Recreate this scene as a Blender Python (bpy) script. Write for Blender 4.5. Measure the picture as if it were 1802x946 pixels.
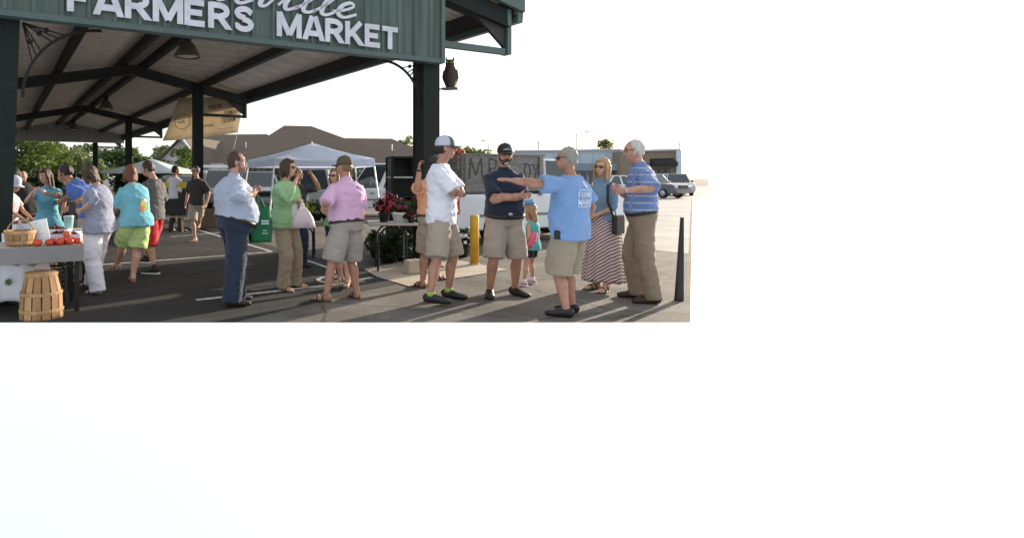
import bpy, bmesh, math, random
from mathutils import Vector as V, Matrix, noise, Euler
from mathutils.bvhtree import BVHTree
R = math.radians
random.seed(7)
SC = bpy.context.scene
for o in list(bpy.data.objects):
    bpy.data.objects.remove(o, do_unlink=True)
COL = SC.collection

# ------------------------------------------------------------------ camera
F, H0, HZ = 1100.0, 1.42, 312.0          # focal length in photo pixels, eye height, horizon row
cd = bpy.data.cameras.new('camera')
cam = bpy.data.objects.new('camera', cd); COL.objects.link(cam)
cam.location = (0, 0, H0); cam.rotation_euler = (R(90), 0, 0)
cd.sensor_width = 36.0; cd.lens = F / 1802 * 36
cd.shift_x = (901 - 600) / 1802; cd.shift_y = -(473 - HZ) / 1802
cd.clip_start = 0.05; cd.clip_end = 1500
SC.camera = cam

# ------------------------------------------------------------------ sky and sun
AZ, EL = 46.0, 12.5                      # sun right of the view direction, height above horizon
w = bpy.data.worlds.new('World'); SC.world = w; w.use_nodes = True
nt = w.node_tree; nt.nodes.clear()
out = nt.nodes.new('ShaderNodeOutputWorld'); bg = nt.nodes.new('ShaderNodeBackground')
sky = nt.nodes.new('ShaderNodeTexSky'); sky.sky_type = 'NISHITA'; sky.sun_disc = False
sky.sun_elevation = R(EL); sky.sun_rotation = R(AZ); sky.air_density = 1.0; sky.dust_density = 2.2; sky.ozone_density = 1.0
tc = nt.nodes.new('ShaderNodeTexCoord'); sx = nt.nodes.new('ShaderNodeSeparateXYZ'); cx = nt.nodes.new('ShaderNodeCombineXYZ')
ab = nt.nodes.new('ShaderNodeMath'); ab.operation = 'ABSOLUTE'
nt.links.new(tc.outputs['Generated'], sx.inputs[0])
nt.links.new(sx.outputs[0], cx.inputs[0]); nt.links.new(sx.outputs[1], cx.inputs[1])
nt.links.new(sx.outputs[2], ab.inputs[0]); nt.links.new(ab.outputs[0], cx.inputs[2])
nt.links.new(cx.outputs[0], sky.inputs[0])
veil = nt.nodes.new('ShaderNodeMix'); veil.data_type = 'RGBA'; veil.inputs[0].default_value = 0.60      # thin bright haze over the whole sky
veil.inputs[7].default_value = (5.9, 6.05, 6.3, 1); nt.links.new(sky.outputs[0], veil.inputs[6]); nt.links.new(veil.outputs[2], bg.inputs[0])
bg.inputs[1].default_value = 0.132; nt.links.new(bg.outputs[0], out.inputs[0])
sl = bpy.data.lights.new('sun', 'SUN'); sl.energy = 5.0; sl.angle = R(0.55); sl.color = (1.0, 0.88, 0.73)
so = bpy.data.objects.new('sun', sl); COL.objects.link(so)
sd = V((math.sin(R(AZ)) * math.cos(R(EL)), math.cos(R(AZ)) * math.cos(R(EL)), math.sin(R(EL))))
so.rotation_euler = sd.to_track_quat('Z', 'Y').to_euler(); so.location = sd * 50
SC.view_settings.view_transform = 'Standard'; SC.view_settings.look = 'None'
SC.view_settings.exposure = 0.85; SC.view_settings.gamma = 1.0
SC.render.resolution_x = 1024; SC.render.resolution_y = 537
SC.render.engine = 'CYCLES'

# ------------------------------------------------------------------ helpers
def at(px, d, z=0.0):                    # a point seen at photo column px, at distance d, height z
    return V(((px - 600) / F * d, d, z))
def gp(px, py, z=0.0):                   # a ground point seen at photo pixel
    return at(px, F * (H0 - z) / (py - HZ), z)
def wp(px, py, d):
    return V(((px - 600) / F * d, d, H0 + (HZ - py) / F * d))

MATS = {}
def mat(name, col, rough=0.8, var=0.12, scale=6.0, bump=0.0, bscale=80.0, metal=0.0, spec=0.4, stretch=(1, 1, 1), trans=0.0, sheen=0.0):
    if name in MATS: return MATS[name]
    m = bpy.data.materials.new(name); m.use_nodes = True; n = m.node_tree.nodes; L = m.node_tree.links
    b = n['Principled BSDF']; b.inputs['Roughness'].default_value = rough; b.inputs['Metallic'].default_value = metal
    b.inputs['Specular IOR Level'].default_value = spec
    if sheen: b.inputs['Sheen Weight'].default_value = sheen
    t = n.new('ShaderNodeTexCoord'); mp = n.new('ShaderNodeMapping'); mp.inputs['Scale'].default_value = stretch
    L.new(t.outputs['Object'], mp.inputs[0])
    no = n.new('ShaderNodeTexNoise'); no.inputs['Scale'].default_value = scale; no.inputs['Detail'].default_value = 5
    L.new(mp.outputs[0], no.inputs['Vector'])
    r = n.new('ShaderNodeValToRGB'); e = r.color_ramp.elements
    e[0].position = 0.3; e[1].position = 0.7
    e[0].color = [max(0, c * (1 - var)) for c in col] + [1]; e[1].color = [min(1, c * (1 + var)) for c in col] + [1]
    L.new(no.outputs['Fac'], r.inputs[0]); L.new(r.outputs[0], b.inputs['Base Color'])
    if bump:
        nb = n.new('ShaderNodeTexNoise'); nb.inputs['Scale'].default_value = bscale; nb.inputs['Detail'].default_value = 4
        L.new(mp.outputs[0], nb.inputs['Vector'])
        bn = n.new('ShaderNodeBump'); bn.inputs['Strength'].default_value = bump; bn.inputs['Distance'].default_value = 0.02
        L.new(nb.outputs['Fac'], bn.inputs['Height']); L.new(bn.outputs[0], b.inputs['Normal'])
    if trans:
        tr = n.new('ShaderNodeBsdfTranslucent'); L.new(r.outputs[0], tr.inputs[0])
        mx = n.new('ShaderNodeMixShader'); mx.inputs[0].default_value = trans
        L.new(b.outputs[0], mx.inputs[1]); L.new(tr.outputs[0], mx.inputs[2]); L.new(mx.outputs[0], n['Material Output'].inputs[0])
    MATS[name] = m; return m

def stripes(name, cols, axis, period, rough=0.85, axis2=None, period2=0.3, cols2=None, skew=0.0, duty=0.5):
    """woven stripes along an object axis (and optionally a second set)"""
    if name in MATS: return MATS[name]
    m = mat(name, cols[0], rough); n = m.node_tree.nodes; L = m.node_tree.links; b = n['Principled BSDF']
    t = n['Texture Coordinate']; s = n.new('ShaderNodeSeparateXYZ'); L.new(t.outputs['Object'], s.inputs[0])
    base = [l.from_socket for l in L if l.to_socket == b.inputs['Base Color']][0]
    def band(ax, per, c, prev, dty, sk):
        mu = n.new('ShaderNodeMath'); mu.operation = 'MULTIPLY_ADD'
        L.new(s.outputs[0], mu.inputs[0]); mu.inputs[1].default_value = sk; L.new(s.outputs[ax], mu.inputs[2])
        a = n.new('ShaderNodeMath'); a.operation = 'DIVIDE'; L.new(mu.outputs[0], a.inputs[0]); a.inputs[1].default_value = per
        f = n.new('ShaderNodeMath'); f.operation = 'FRACT'; L.new(a.outputs[0], f.inputs[0])
        c2 = n.new('ShaderNodeMath'); c2.operation = 'LESS_THAN'; L.new(f.outputs[0], c2.inputs[0]); c2.inputs[1].default_value = dty
        mx = n.new('ShaderNodeMix'); mx.data_type = 'RGBA'; L.new(c2.outputs[0], mx.inputs[0])
        L.new(prev, mx.inputs[6]); mx.inputs[7].default_value = list(c) + [1]
        return mx.outputs[2]
    o = band(axis, period, cols[1], base, duty, skew)
    if axis2 is not None: o = band(axis2, period2, cols2, o, 0.25, 0)
    L.new(o, b.inputs['Base Color']); return m

def mesh_from(bm, smooth=False):
    me = bpy.data.meshes.new('m'); bmesh.ops.recalc_face_normals(bm, faces=bm.faces[:]); bm.to_mesh(me); bm.free()
    if smooth: me.polygons.foreach_set('use_smooth', [True] * len(me.polygons))
    return me
def link(name, me, m=None, parent=None, smooth=False):
    o = bpy.data.objects.new(name, me); COL.objects.link(o); me.name = name
    if m is not None and not me.materials: me.materials.append(m)
    if parent is not None: o.parent = parent
    return o
def obj(name, bm, m, parent=None, smooth=False, bevel=0.0, kind=None):
    o = link(name, mesh_from(bm, smooth), m, parent)
    if bevel:
        md = o.modifiers.new('bevel', 'BEVEL'); md.width = bevel; md.segments = 2; md.limit_method = 'ANGLE'; md.angle_limit = R(35)
    if kind: o['kind'] = kind
    return o
def tag(o, label=None, cat=None, group=None, kind=None):
    if label: o['label'] = label
    if cat: o['category'] = cat
    if group: o['group'] = group
    if kind: o['kind'] = kind
    return o
def thing(name, label, cat, loc=(0, 0, 0), rz=0.0, group=None):
    o = bpy.data.objects.new(name, None); COL.objects.link(o); o.empty_display_size = 0.1
    o.location = loc; o.rotation_euler = (0, 0, rz); return tag(o, label, cat, group)
def dup(root, loc, rz=None, label=None, scale=None):
    r = root.copy(); COL.objects.link(r); r.location = loc
    if rz is not None: r.rotation_euler = (0, 0, rz)
    if scale: r.scale = (scale, scale, scale)
    if label: r['label'] = label
    for ch in list(root.children):
        c = ch.copy(); COL.objects.link(c); c.parent = r
        for g in ch.children:
            d = g.copy(); COL.objects.link(d); d.parent = c
    return r

def box(bm, c, s, rot=None):
    x, y, z = s[0] / 2, s[1] / 2, s[2] / 2
    vs = [V((a, b, e)) for a in (-x, x) for b in (-y, y) for e in (-z, z)]
    if rot is not None: vs = [rot @ v for v in vs]
    vs = [bm.verts.new(v + V(c)) for v in vs]
    for f in ((0, 1, 3, 2), (4, 6, 7, 5), (0, 4, 5, 1), (2, 3, 7, 6), (0, 2, 6, 4), (1, 5, 7, 3)):
        bm.faces.new([vs[i] for i in f])
    return vs
def hexa(bm, pts):                       # eight corners: bottom ring of four, top ring of four
    vs = [bm.verts.new(V(p)) for p in pts]
    for f in ((3, 2, 1, 0), (4, 5, 6, 7), (0, 1, 5, 4), (1, 2, 6, 5), (2, 3, 7, 6), (3, 0, 4, 7)): bm.faces.new([vs[i] for i in f])
def loft(bm, pts, rad, seg=14, ref=V((1, 0, 0)), power=2.0):
    """tube through points; rad = r or (a along ref, b across)"""
    rings = []
    n = len(pts); pts = [V(p) for p in pts]
    for i, p in enumerate(pts):
        t = (pts[min(i + 1, n - 1)] - pts[max(i - 1, 0)])
        t = t.normalized() if t.length > 1e-9 else V((0, 0, 1))
        a = ref - t * ref.dot(t)
        if a.length < 1e-3: a = V((0, 1, 0)) - t * t.y
        a.normalize(); b = t.cross(a)
        r = rad[i]; ra, rb = (r if isinstance(r, tuple) else (r, r))
        ring = []
        for k in range(seg):
            th = 2 * math.pi * k / seg; c, s = math.cos(th), math.sin(th)
            if power != 2.0:
                c = math.copysign(abs(c) ** (2 / power), c); s = math.copysign(abs(s) ** (2 / power), s)
            ring.append(bm.verts.new(p + a * (ra * c) + b * (rb * s)))
        rings.append(ring)
    for i in range(n - 1):
        for k in range(seg):
            bm.faces.new((rings[i][k], rings[i][(k + 1) % seg], rings[i + 1][(k + 1) % seg], rings[i + 1][k]))
    bm.faces.new(list(reversed(rings[0]))); bm.faces.new(rings[-1])
def ell(bm, c, r, M=None, u=16, v=12):
    g = bmesh.ops.create_uvsphere(bm, u_segments=u, v_segments=v, radius=1.0)['verts']
    for q in g:
        p = V((q.co.x * r[0], q.co.y * r[1], q.co.z * r[2]))
        if M is not None: p = M @ p
        q.co = p + V(c)
    return g
def bar(bm, a, b, w_, h_=None, up=V((0, 0, 1))):      # rectangular bar from a to b
    a, b = V(a), V(b); t = (b - a).normalized(); s = t.cross(up)
    if s.length < 1e-4: s = V((1, 0, 0))
    s.normalize(); n_ = s.cross(t); h_ = h_ or w_
    q = [(-w_ / 2, -h_ / 2), (w_ / 2, -h_ / 2), (w_ / 2, h_ / 2), (-w_ / 2, h_ / 2)]
    hexa(bm, [a + s * x + n_ * y for x, y in q] + [b + s * x + n_ * y for x, y in q])
def tube(bm, pts, r, seg=8): loft(bm, pts, [r] * len(pts), seg)
def BM(): return bmesh.new()
def lathe(bm, prof, c=(0, 0, 0), seg=20):              # prof: list of (radius, z), closed at both ends
    loft(bm, [V((c[0], c[1], c[2] + z)) for r, z in prof], [max(r, 0.0005) for r, z in prof], seg)

WS = bpy.data.scenes.new('workbench')     # a side scene, so that joining a skin does not re-evaluate everything
def evaluated(o):
    WS.collection.objects.link(o); vl = WS.view_layers[0]; vl.update(); dg = vl.depsgraph; dg.update()
    m2 = bpy.data.meshes.new_from_object(o.evaluated_get(dg)); WS.collection.objects.unlink(o); bpy.data.objects.remove(o, do_unlink=True)
    return m2
def remesh(bm, voxel, it=3, fac=0.5, folds=None):
    """join everything in bm into one continuous skin"""
    me = mesh_from(bm); o = bpy.data.objects.new('t', me)
    md = o.modifiers.new('r', 'REMESH'); md.mode = 'VOXEL'; md.voxel_size = voxel; md.use_smooth_shade = True
    if it:
        ms = o.modifiers.new('s', 'SMOOTH'); ms.factor = fac; ms.iterations = it
    m2 = evaluated(o); bpy.data.meshes.remove(me)
    m2.polygons.foreach_set('use_smooth', [True] * len(m2.polygons))
    if folds:
        nv = len(m2.vertices); co = [0.0] * (3 * nv); no = [0.0] * (3 * nv)
        m2.vertices.foreach_get('co', co); m2.vertices.foreach_get('normal', no)
        for i in range(0, 3 * nv, 3):
            f = folds(V(co[i:i + 3])); co[i] += no[i] * f; co[i + 1] += no[i + 1] * f; co[i + 2] += no[i + 2] * f
        m2.vertices.foreach_set('co', co); m2.update()
    return m2

_tc = {}
def text_mesh(s, size=1.0, off=0.0, extrude=0.004, shear=0.0):
    cu = bpy.data.curves.new('t', 'FONT'); cu.body = s; cu.size = size; cu.offset = off; cu.extrude = extrude; cu.shear = shear
    cu.resolution_u = 4
    o = bpy.data.objects.new('t', cu); me = evaluated(o); bpy.data.curves.remove(cu)
    return me
def fit_text(me, width, height):          # scale to exactly width x height with its lower left at 0,0
    xs = [v.co.x for v in me.vertices]; ys = [v.co.y for v in me.vertices]
    x0, x1, y0, y1 = min(xs), max(xs), min(ys), max(ys)
    for v in me.vertices:
        v.co.x = (v.co.x - x0) / (x1 - x0) * width; v.co.y = (v.co.y - y0) / (y1 - y0) * height
    return me
def frame_mesh(me, o, xd, yd):            # put a flat mesh on a plane: origin, x and y directions
    xd, yd = V(xd), V(yd); zd = xd.cross(yd).normalized()
    for v in me.vertices: v.co = V(o) + xd * v.co.x + yd * v.co.y + zd * v.co.z
    return me
# ------------------------------------------------------------------ people
def smooth01(t): t = max(0, min(1, t)); return t * t * (3 - 2 * t)
def ik(a, t, l1, l2, pole):
    d = t - a; L = d.length
    if L > (l1 + l2) * 0.999: d = d.normalized() * (l1 + l2) * 0.999; L = d.length
    if L < abs(l1 - l2) * 1.05: L = abs(l1 - l2) * 1.05
    n = d.normalized(); c = (l1 * l1 + L * L - l2 * l2) / (2 * l1 * L); c = max(-1, min(1, c))
    p = pole - n * pole.dot(n)
    p = p.normalized() if p.length > 1e-5 else V((0, 0, -1))
    return a + n * (l1 * c) + p * (l1 * math.sqrt(1 - c * c)), a + n * L
def fold_fn(amp, fx, fz, seed, skew=0.6):
    def f(p):
        q = V((p.x * fx + seed, p.y * fx + p.x * skew, p.z * fz + p.x * skew * 4))
        a = noise.noise(q); b = noise.noise(q * 2.1 + V((5, 3, 1)))
        c = noise.noise(V((p.x * 9 + p.z * 13 + seed, p.y * 9, p.z * 9 - p.x * 12)))
        return amp * ((1 - 2 * abs(a)) * 0.8 + 0.45 * b + 0.45 * max(0, 1 - 4 * abs(c)) ** 2 - 0.30)
    return f
def strand_fn(amp, seed):
    def f(p):
        return amp * (noise.noise(V((p.x * 55 + seed, p.y * 55, p.z * 7))) + 0.6 * noise.noise(V((p.x * 18, p.y * 18 + seed, p.z * 6))))
    return f

MALE = [(.84, .168, .108), (.95, .176, .118), (1.05, .162, .112), (1.15, .162, .112), (1.25, .174, .120), (1.35, .184, .118), (1.42, .172, .095), (1.465, .12, .072), (1.505, .068, .062)]
FEM = [(.84, .180, .115), (.95, .182, .122), (1.05, .150, .102), (1.13, .138, .098), (1.25, .152, .122), (1.34, .160, .112), (1.42, .150, .085), (1.465, .10, .065), (1.505, .055, .052)]

def head_bm(bm, M, k, male=True):
    g = bmesh.ops.create_uvsphere(bm, u_segments=28, v_segments=22, radius=1.0)['verts']
    for v in g:
        x, y, z = v.co
        X, Y, Z = x * .076, y * (.098 if y > 0 else .106), z * .122
        if z < 0:
            t = -z
            X *= 1 - .30 * t ** 1.5
            if y < 0: Y *= 1 - .62 * t
            else: Y += .012 * t * y if male else .006 * t * y
            Z *= 1 + .05 * (y > 0) * t
        if y > .35 and -.85 < z < .55: Y = Y * .6 + .4 * .098 * min(1, (y + .25))
        if y > .3:
            for sx_ in (-1, 1):
                d2 = ((X - sx_ * .032) / .02) ** 2 + ((Z - .012) / .015) ** 2
                Y -= .010 * math.exp(-d2)
            Y += .006 * math.exp(-((Z - .04) / .012) ** 2 - (X / .05) ** 2)
            Y += .007 * math.exp(-((Z + .108) / .016) ** 2 - (X / .022) ** 2)
        v.co = M @ (V((X, Y, Z)) * k)
    def P(x, y, z): return M @ (V((x, y, z)) * k)
    loft(bm, [P(0, .086, .036), P(0, .103, .005), P(0, .114, -.020), P(0, .094, -.034)], [.007 * k, .010 * k, .015 * k, .012 * k], 10)
    for sx_ in (-1, 1):
        rot = M.to_3x3() @ Matrix.Rotation(R(-18 * sx_), 3, 'Z')
        ell(bm, P(.077 * sx_, -.008, -.002), (.009 * k, .019 * k, .031 * k), rot, 10, 8)
        ell(bm, P(.012 * sx_, .105, -.026), (.008 * k, .009 * k, .007 * k), M.to_3x3(), 8, 6)
    ell(bm, P(0, .090, -.058), (.024 * k, .010 * k, .006 * k), M.to_3x3(), 10, 8)
    ell(bm, P(0, .088, -.070), (.021 * k, .011 * k, .007 * k), M.to_3x3(), 10, 8)

def hand_bm(bm, w_, d, n, k, right, curl=25, spread=1.0):
    d = d.normalized(); n = (n - d * n.dot(d))
    n = n.normalized() if n.length > 1e-4 else d.orthogonal().normalized()
    s = d.cross(n) * (1 if right else -1)              # towards the thumb
    loft(bm, [w_ - d * .02 * k, w_ + d * .02 * k, w_ + d * .055 * k, w_ + d * .088 * k],
         [(.026 * k, .020 * k), (.034 * k, .018 * k), (.041 * k, .016 * k), (.039 * k, .012 * k)], 12, s)
    for i, (off, ln, r) in enumerate(((.030, .074, .0088), (.010, .084, .0092), (-.011, .078, .0088), (-.030, .060, .0078))):
        p = w_ + d * (.082 - .006 * (i == 3)) * k + s * off * k; pts = [p - d * .012 * k, p]; ang = 0
        for j, fr in enumerate((.45, .32, .26)):
            ang += R(curl * (0.7 + .12 * i) * (1 if j else .8))
            dv = (d * math.cos(ang) + n * math.sin(ang) + s * (off * 3 * spread * (j == 0))).normalized()
            pts.append(pts[-1] + dv * ln * fr * k)
        loft(bm, pts, [r * k, r * 1.05 * k, r * k, r * .92 * k, r * .72 * k], 8)
    b = w_ + d * .022 * k + s * .028 * k
    t1 = (s * .75 + d * .7 + n * .25).normalized(); t2 = (s * .25 + d * 1.0 + n * .45).normalized()
    loft(bm, [b - s * .012 * k, b + t1 * .034 * k, b + t1 * .034 * k + t2 * .030 * k, b + t1 * .034 * k + t2 * .048 * k], [.013 * k, .011 * k, .0098 * k, .007 * k], 8)

def foot_bm(bm, ank, td, k, grow=0.0, toe=0.0, bare=False):
    td = V((td.x, td.y, 0)).normalized(); sd_ = V((td.y, -td.x, 0)); base = V((ank.x, ank.y, ank.z - .085 * k)); g = grow
    prof = [(-.066, .036, .020, .026), (-.050, .045, .033, .042), (.0, .050, .036, .050), (.06, .040, .041, .040), (.12, .030, .048, .030), (.165, .024, .044, .023), (.195 + toe, .018, .026, .015)]
    pts = [base + td * (a * k + (g * .8 if a > .15 else (-g if a < -.05 else 0))) + V((0, 0, b * k + (0 if not g else g * .4))) for a, b, c, d_ in prof]
    loft(bm, pts, [(c * k + g, d_ * k + g * .7) for a, b, c, d_ in prof], 14, sd_, 2.6)

SKIN = {}
def skin_mat(nm, col):
    return mat('skin_' + nm, col, 0.55, 0.16, 14, 0.08, 160, spec=0.28)

def person(label, loc, H, face, skin, shirt, lower, hair=None, hface=None, pitch=0, roll=0, lean=0, side=0, g=1.0, belly=0.0, male=True,
           hands=None, poles=None, feet=None, toes=None, shoes=None, hscale=1.0, vox=.0085, curl=25, palms=None, twist=0, hip=(0, 0), neckfwd=0.02, bust=0.0):
    root = thing('person', label, 'person', loc, -R(face)); s = H / 1.8
    T = Matrix.Translation(V(loc)) @ Matrix.Rotation(-R(face), 4, 'Z'); inv = T.inverted()
    hands = hands or {}; poles = poles or {}; feet = feet or {}; toes = toes or {}; palms = palms or {}
    seed = random.random() * 50
    def tl(p): return inv @ p if isinstance(p, V) else V(p) * s
    pel = V((hip[0] * s, hip[1] * s, .94 * s))
    ln, sdn = R(lean), R(side)
    def spine(z):
        if z <= .94: return pel + V((0, 0, (z - .94) * s))
        p = pel.copy(); n = 14; dz = (z - .94) * s / n
        for i in range(n):
            h = (i + .5) * dz / (.30 * s); a = ln * smooth01(h); b = sdn * smooth01(h)
            p += V((math.sin(b), math.sin(a) * math.cos(b), math.cos(a) * math.cos(b))) * dz
        return p
    tw = Matrix.Rotation(-R(twist), 3, 'Z')
    prof = MALE if male else FEM
    gx, gy = 1 + (g - 1) * 1.0, 1 + (g - 1) * 1.25
    def torso(bm, z0, z1, grow, flare=0.0):
        pts, rad = [], []
        zs = [z0] + [z for z, a, b in prof if z0 < z < z1] + [z1]
        for z in zs:
            for (za, aa, ba), (zb, ab_, bb) in zip(prof, prof[1:]):
                if za <= z <= zb or (z < prof[0][0] and za == prof[0][0]) or (z > prof[-1][0] and zb == prof[-1][0]):
                    f = (z - za) / (zb - za); f = max(0, min(1, f)); a, b = aa + (ab_ - aa) * f, ba + (bb - ba) * f; break
            gz = smooth01((1.5 - z) / .15)
            a *= 1 + (gx - 1) * gz; b *= 1 + (gy - 1) * gz
            bl = belly * math.exp(-((z - 1.06) / .13) ** 2); bu = bust * math.exp(-((z - 1.27) / .07) ** 2)
            fl = flare * max(0, (z0 + .22 - z) / .22)
            p = spine(z) + V((0, (bl * .55 + bu * .6 - .01) * s, 0)); pts.append(p)
            rad.append(((a + grow + fl + bl * .25) * s, (b + grow + fl + bl * .5 + bu * .5) * s))
        loft(bm, pts, rad, 28, tw @ V((1, 0, 0)), 2.35)
    # --- joints
    chest = spine(1.42); up = (spine(1.5) - spine(1.38)).normalized()
    J = {}
    shw = (.172 if male else .150) * (1 + (g - 1) * .6)
    for nm, sg in (('R', 1), ('L', -1)):
        sh = spine(1.395) + tw @ V((sg * shw * s, -.005 * s, 0))
        t = tl(hands.get(nm, (sg * .25 * g, .06, .80)))
        pole = V(poles.get(nm, (sg * .45, -.55, -.6)))
        el, hd = ik(sh, t, .285 * s, .335 * s, pole)
        J['sh' + nm], J['el' + nm] = sh, el
        J['wr' + nm] = el + (hd - el) * (.262 / .335); J['hd' + nm] = hd
        hp = pel + V((sg * .088 * s * (1 + (g - 1) * .5), 0, -.04 * s)); J['hp' + nm] = hp
        ft = feet.get(nm, (sg * .10, 0, 0)); ft = tl(ft) if isinstance(ft, V) else V(ft) * s
        ank = V((ft.x, ft.y, ft.z + .085 * s))
        tdl = V(toes.get(nm, (sg * .22, 1, 0))).normalized()
        kn, ak = ik(hp, ank, .43 * s, .405 * s, V((tdl.x * .5, 1, 0)))
        J['kn' + nm], J['an' + nm], J['td' + nm] = kn, ak, tdl
    # --- head
    hf = face if hface is None else hface
    nk = spine(1.555) + V((0, neckfwd * s, 0)) * 1.0
    HR = (Matrix.Rotation(-R(hf - face), 3, 'Z') @ Matrix.Rotation(R(pitch), 3, 'X') @ Matrix.Rotation(R(roll), 3, 'Y'))
    k = s * hscale
    hc = nk + HR @ V((0, .022 * k, .108 * k)); HM = Matrix.Translation(hc) @ HR.to_4x4()
    J['HM'], J['k'], J['spine'], J['s'], J['inv'], J['T'] = HM, k, spine, s, inv, T
    # --- body: one continuous skin
    bm = BM()
    torso(bm, .885, 1.50, -.012)
    loft(bm, [spine(1.44), spine(1.50), nk + V((0, 0, -.01 * s)), hc + HR @ V((0, -.02, -.03)) * k], [(.072 * s, .062 * s), (.060 * s, .058 * s), (.055 * k, .058 * k), (.05 * k, .055 * k)] if male else [(.06 * s, .055 * s), (.05 * s, .05 * s), (.046 * k, .05 * k), (.044 * k, .048 * k)], 16)
    head_bm(bm, HM, k, male)
    am = (1.0 if male else .86) * (1 + (g - 1) * .7) * s
    lm = (1.0 if male else .98) * (1 + (g - 1) * .6) * s
    for nm, sg in (('R', 1), ('L', -1)):
        sh, el, wr, hd = J['sh' + nm], J['el' + nm], J['wr' + nm], J['hd' + nm]
        loft(bm, [sh + (spine(1.38) - sh) * .3, sh, sh.lerp(el, .3), sh.lerp(el, .65), el, el.lerp(wr, .22), el.lerp(wr, .6), wr],
             [.05 * am, .056 * am, .053 * am, .047 * am, .041 * am, .044 * am, .036 * am, (.029 * am, .024 * am)], 14)
        d = hd - wr; nrm = palms.get(nm); nrm = V(nrm) if nrm else V((-sg, 0, -.15))
        hand_bm(bm, wr, d, nrm, s * (1.0 if male else .9), nm == 'R', curl)
        hp, kn, an = J['hp' + nm], J['kn' + nm], J['an' + nm]
        loft(bm, [hp, hp.lerp(kn, .35), hp.lerp(kn, .8), kn, kn.lerp(an, .15), kn.lerp(an, .32) - V((0, .012 * s, 0)), kn.lerp(an, .7), an.lerp(kn, .08), an],
             [.088 * lm, .084 * lm, .064 * lm, .057 * lm, .053 * lm, .060 * lm, .044 * lm, .036 * lm, .038 * lm], 16)
        foot_bm(bm, an, J['td' + nm], s)
    body = link('body', remesh(bm, vox, 2), skin, root)
    # --- shirt
    if shirt:
        m, sl_, z0 = shirt['m'], shirt.get('sleeve', .75), shirt.get('hem', .86)
        gr = shirt.get('fit', .014) * .78; bm = BM()
        torso(bm, z0, shirt.get('top', 1.49), gr, shirt.get('flare', .01))
        for nm, sg in (('R', 1), ('L', -1)):
            if not sl_: continue
            sh, el, wr = J['sh' + nm], J['el' + nm], J['wr' + nm]
            path = [sh + (spine(1.36) - sh) * .35, sh + V((0, 0, .004 * s))]; rr = [.074 * s, .064 * s]
            lo = shirt.get('loose', 1.0)
            if sl_ <= 1.0:
                for f in (.35, .7, 1.0):
                    path.append(sh.lerp(el, sl_ * f)); rr.append((.064 + .011 * f * lo) * am * 1.04)
            else:
                path += [sh.lerp(el, .5), el]; rr += [.066 * am, .058 * am]
                f = sl_ - 1
                path += [el.lerp(wr, f * .5), el.lerp(wr, f)]; rr += [.057 * am, .047 * am if f > .7 else .054 * am]
            loft(bm, path, rr, 16)
        fo = fold_fn(shirt.get('wr', .010) * 1.0 * s, 7 / s, 11 / s, seed)
        sm = link('shirt', remesh(bm, .0115, 4, .5, fo), m, root); J['shirt'] = sm
        if shirt.get('name'): sm.name = shirt['name']
        if shirt.get('collar'):
            bm = BM(); c0, c1 = spine(1.475), spine(1.535) + V((0, .012 * s, 0))
            loft(bm, [c0, c0.lerp(c1, .6), c1], [(.082 * s, .078 * s), (.070 * s, .072 * s), (.064 * s, .066 * s)], 20)
            link('collar', remesh(bm, .010, 1), shirt.get('cm', m), sm)
    # --- lower garment
    if lower:
        kd, m = lower['kind'], lower['m']; bm = BM(); wz = lower.get('waist', 1.0)
        if kd == 'skirt':
            hem = lower['hem']; pts, rad = [], []
            for i in range(9):
                f = i / 8; z = wz + (hem - wz) * f; c = spine(z) if z > .84 else spine(.84) * 1.0
                if z <= .84: c = V((spine(.84).x, spine(.84).y, z * s))
                c = c + V((0, lower.get('sway', 0) * f * s, 0)); a = (.162 + .055 * smooth01(f * 3.5) + .075 * f) * g * s
                pts.append(c); rad.append((a, a * .8))
            loft(bm, pts, rad, 40)
            def fo(p, sd_=seed): 
                f = max(0, (wz * s - p.z)); return .010 + .018 * f * math.sin(math.atan2(p.y, p.x) * 11 + 3 * noise.noise(V((p.x * 3, p.y * 3, sd_)))) + .004 * noise.noise(p * 9)
            lo_ = link('skirt', remesh(bm, .013, 1, .5, fo), m, root)
        else:
            torso(bm, .85, wz if not shirt or shirt.get('hem', .86) > .9 else .96, .004 if shirt and shirt.get('hem', .86) < .9 else (.012 if not lower.get('loose') else .016))
            for nm, sg in (('R', 1), ('L', -1)):
                hp, kn, an = J['hp' + nm], J['kn' + nm], J['an' + nm]
                if kd == 'shorts':
                    e = lower.get('len', .92); q = lower.get('wide', 1.0)
                    path = [hp + V((0, 0, .03 * s)), hp, hp.lerp(kn, e * .4), hp.lerp(kn, e * .75), hp.lerp(kn, e) if e <= 1 else kn.lerp(an, e - 1)]
                    rr = [(.096 * lm, .112 * lm), (.100 * lm, .118 * lm), (.103 * lm * q, .112 * lm * q), (.100 * lm * q, .106 * lm * q), (.101 * lm * q, .106 * lm * q)]
                else:
                    q = lower.get('wide', 1.0)
                    path = [hp + V((0, 0, .03 * s)), hp, hp.lerp(kn, .4), hp.lerp(kn, .8), kn, kn.lerp(an, .35), kn.lerp(an, .75), an + V((0, .0, -.045 * s))]
                    rr = [(.094 * lm, .110 * lm), (.098 * lm, .116 * lm), .098 * lm, .086 * lm * q, .080 * lm * q, .078 * lm * q, .074 * lm * q, .076 * lm * q]
                loft(bm, path, rr, 18)
            lo_ = link('shorts' if kd == 'shorts' else 'trousers', remesh(bm, .0115, 4, .5, fold_fn(.010 * s, 6 / s, 9 / s, seed + 9)), m, root)
        J['lower'] = lo_
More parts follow.
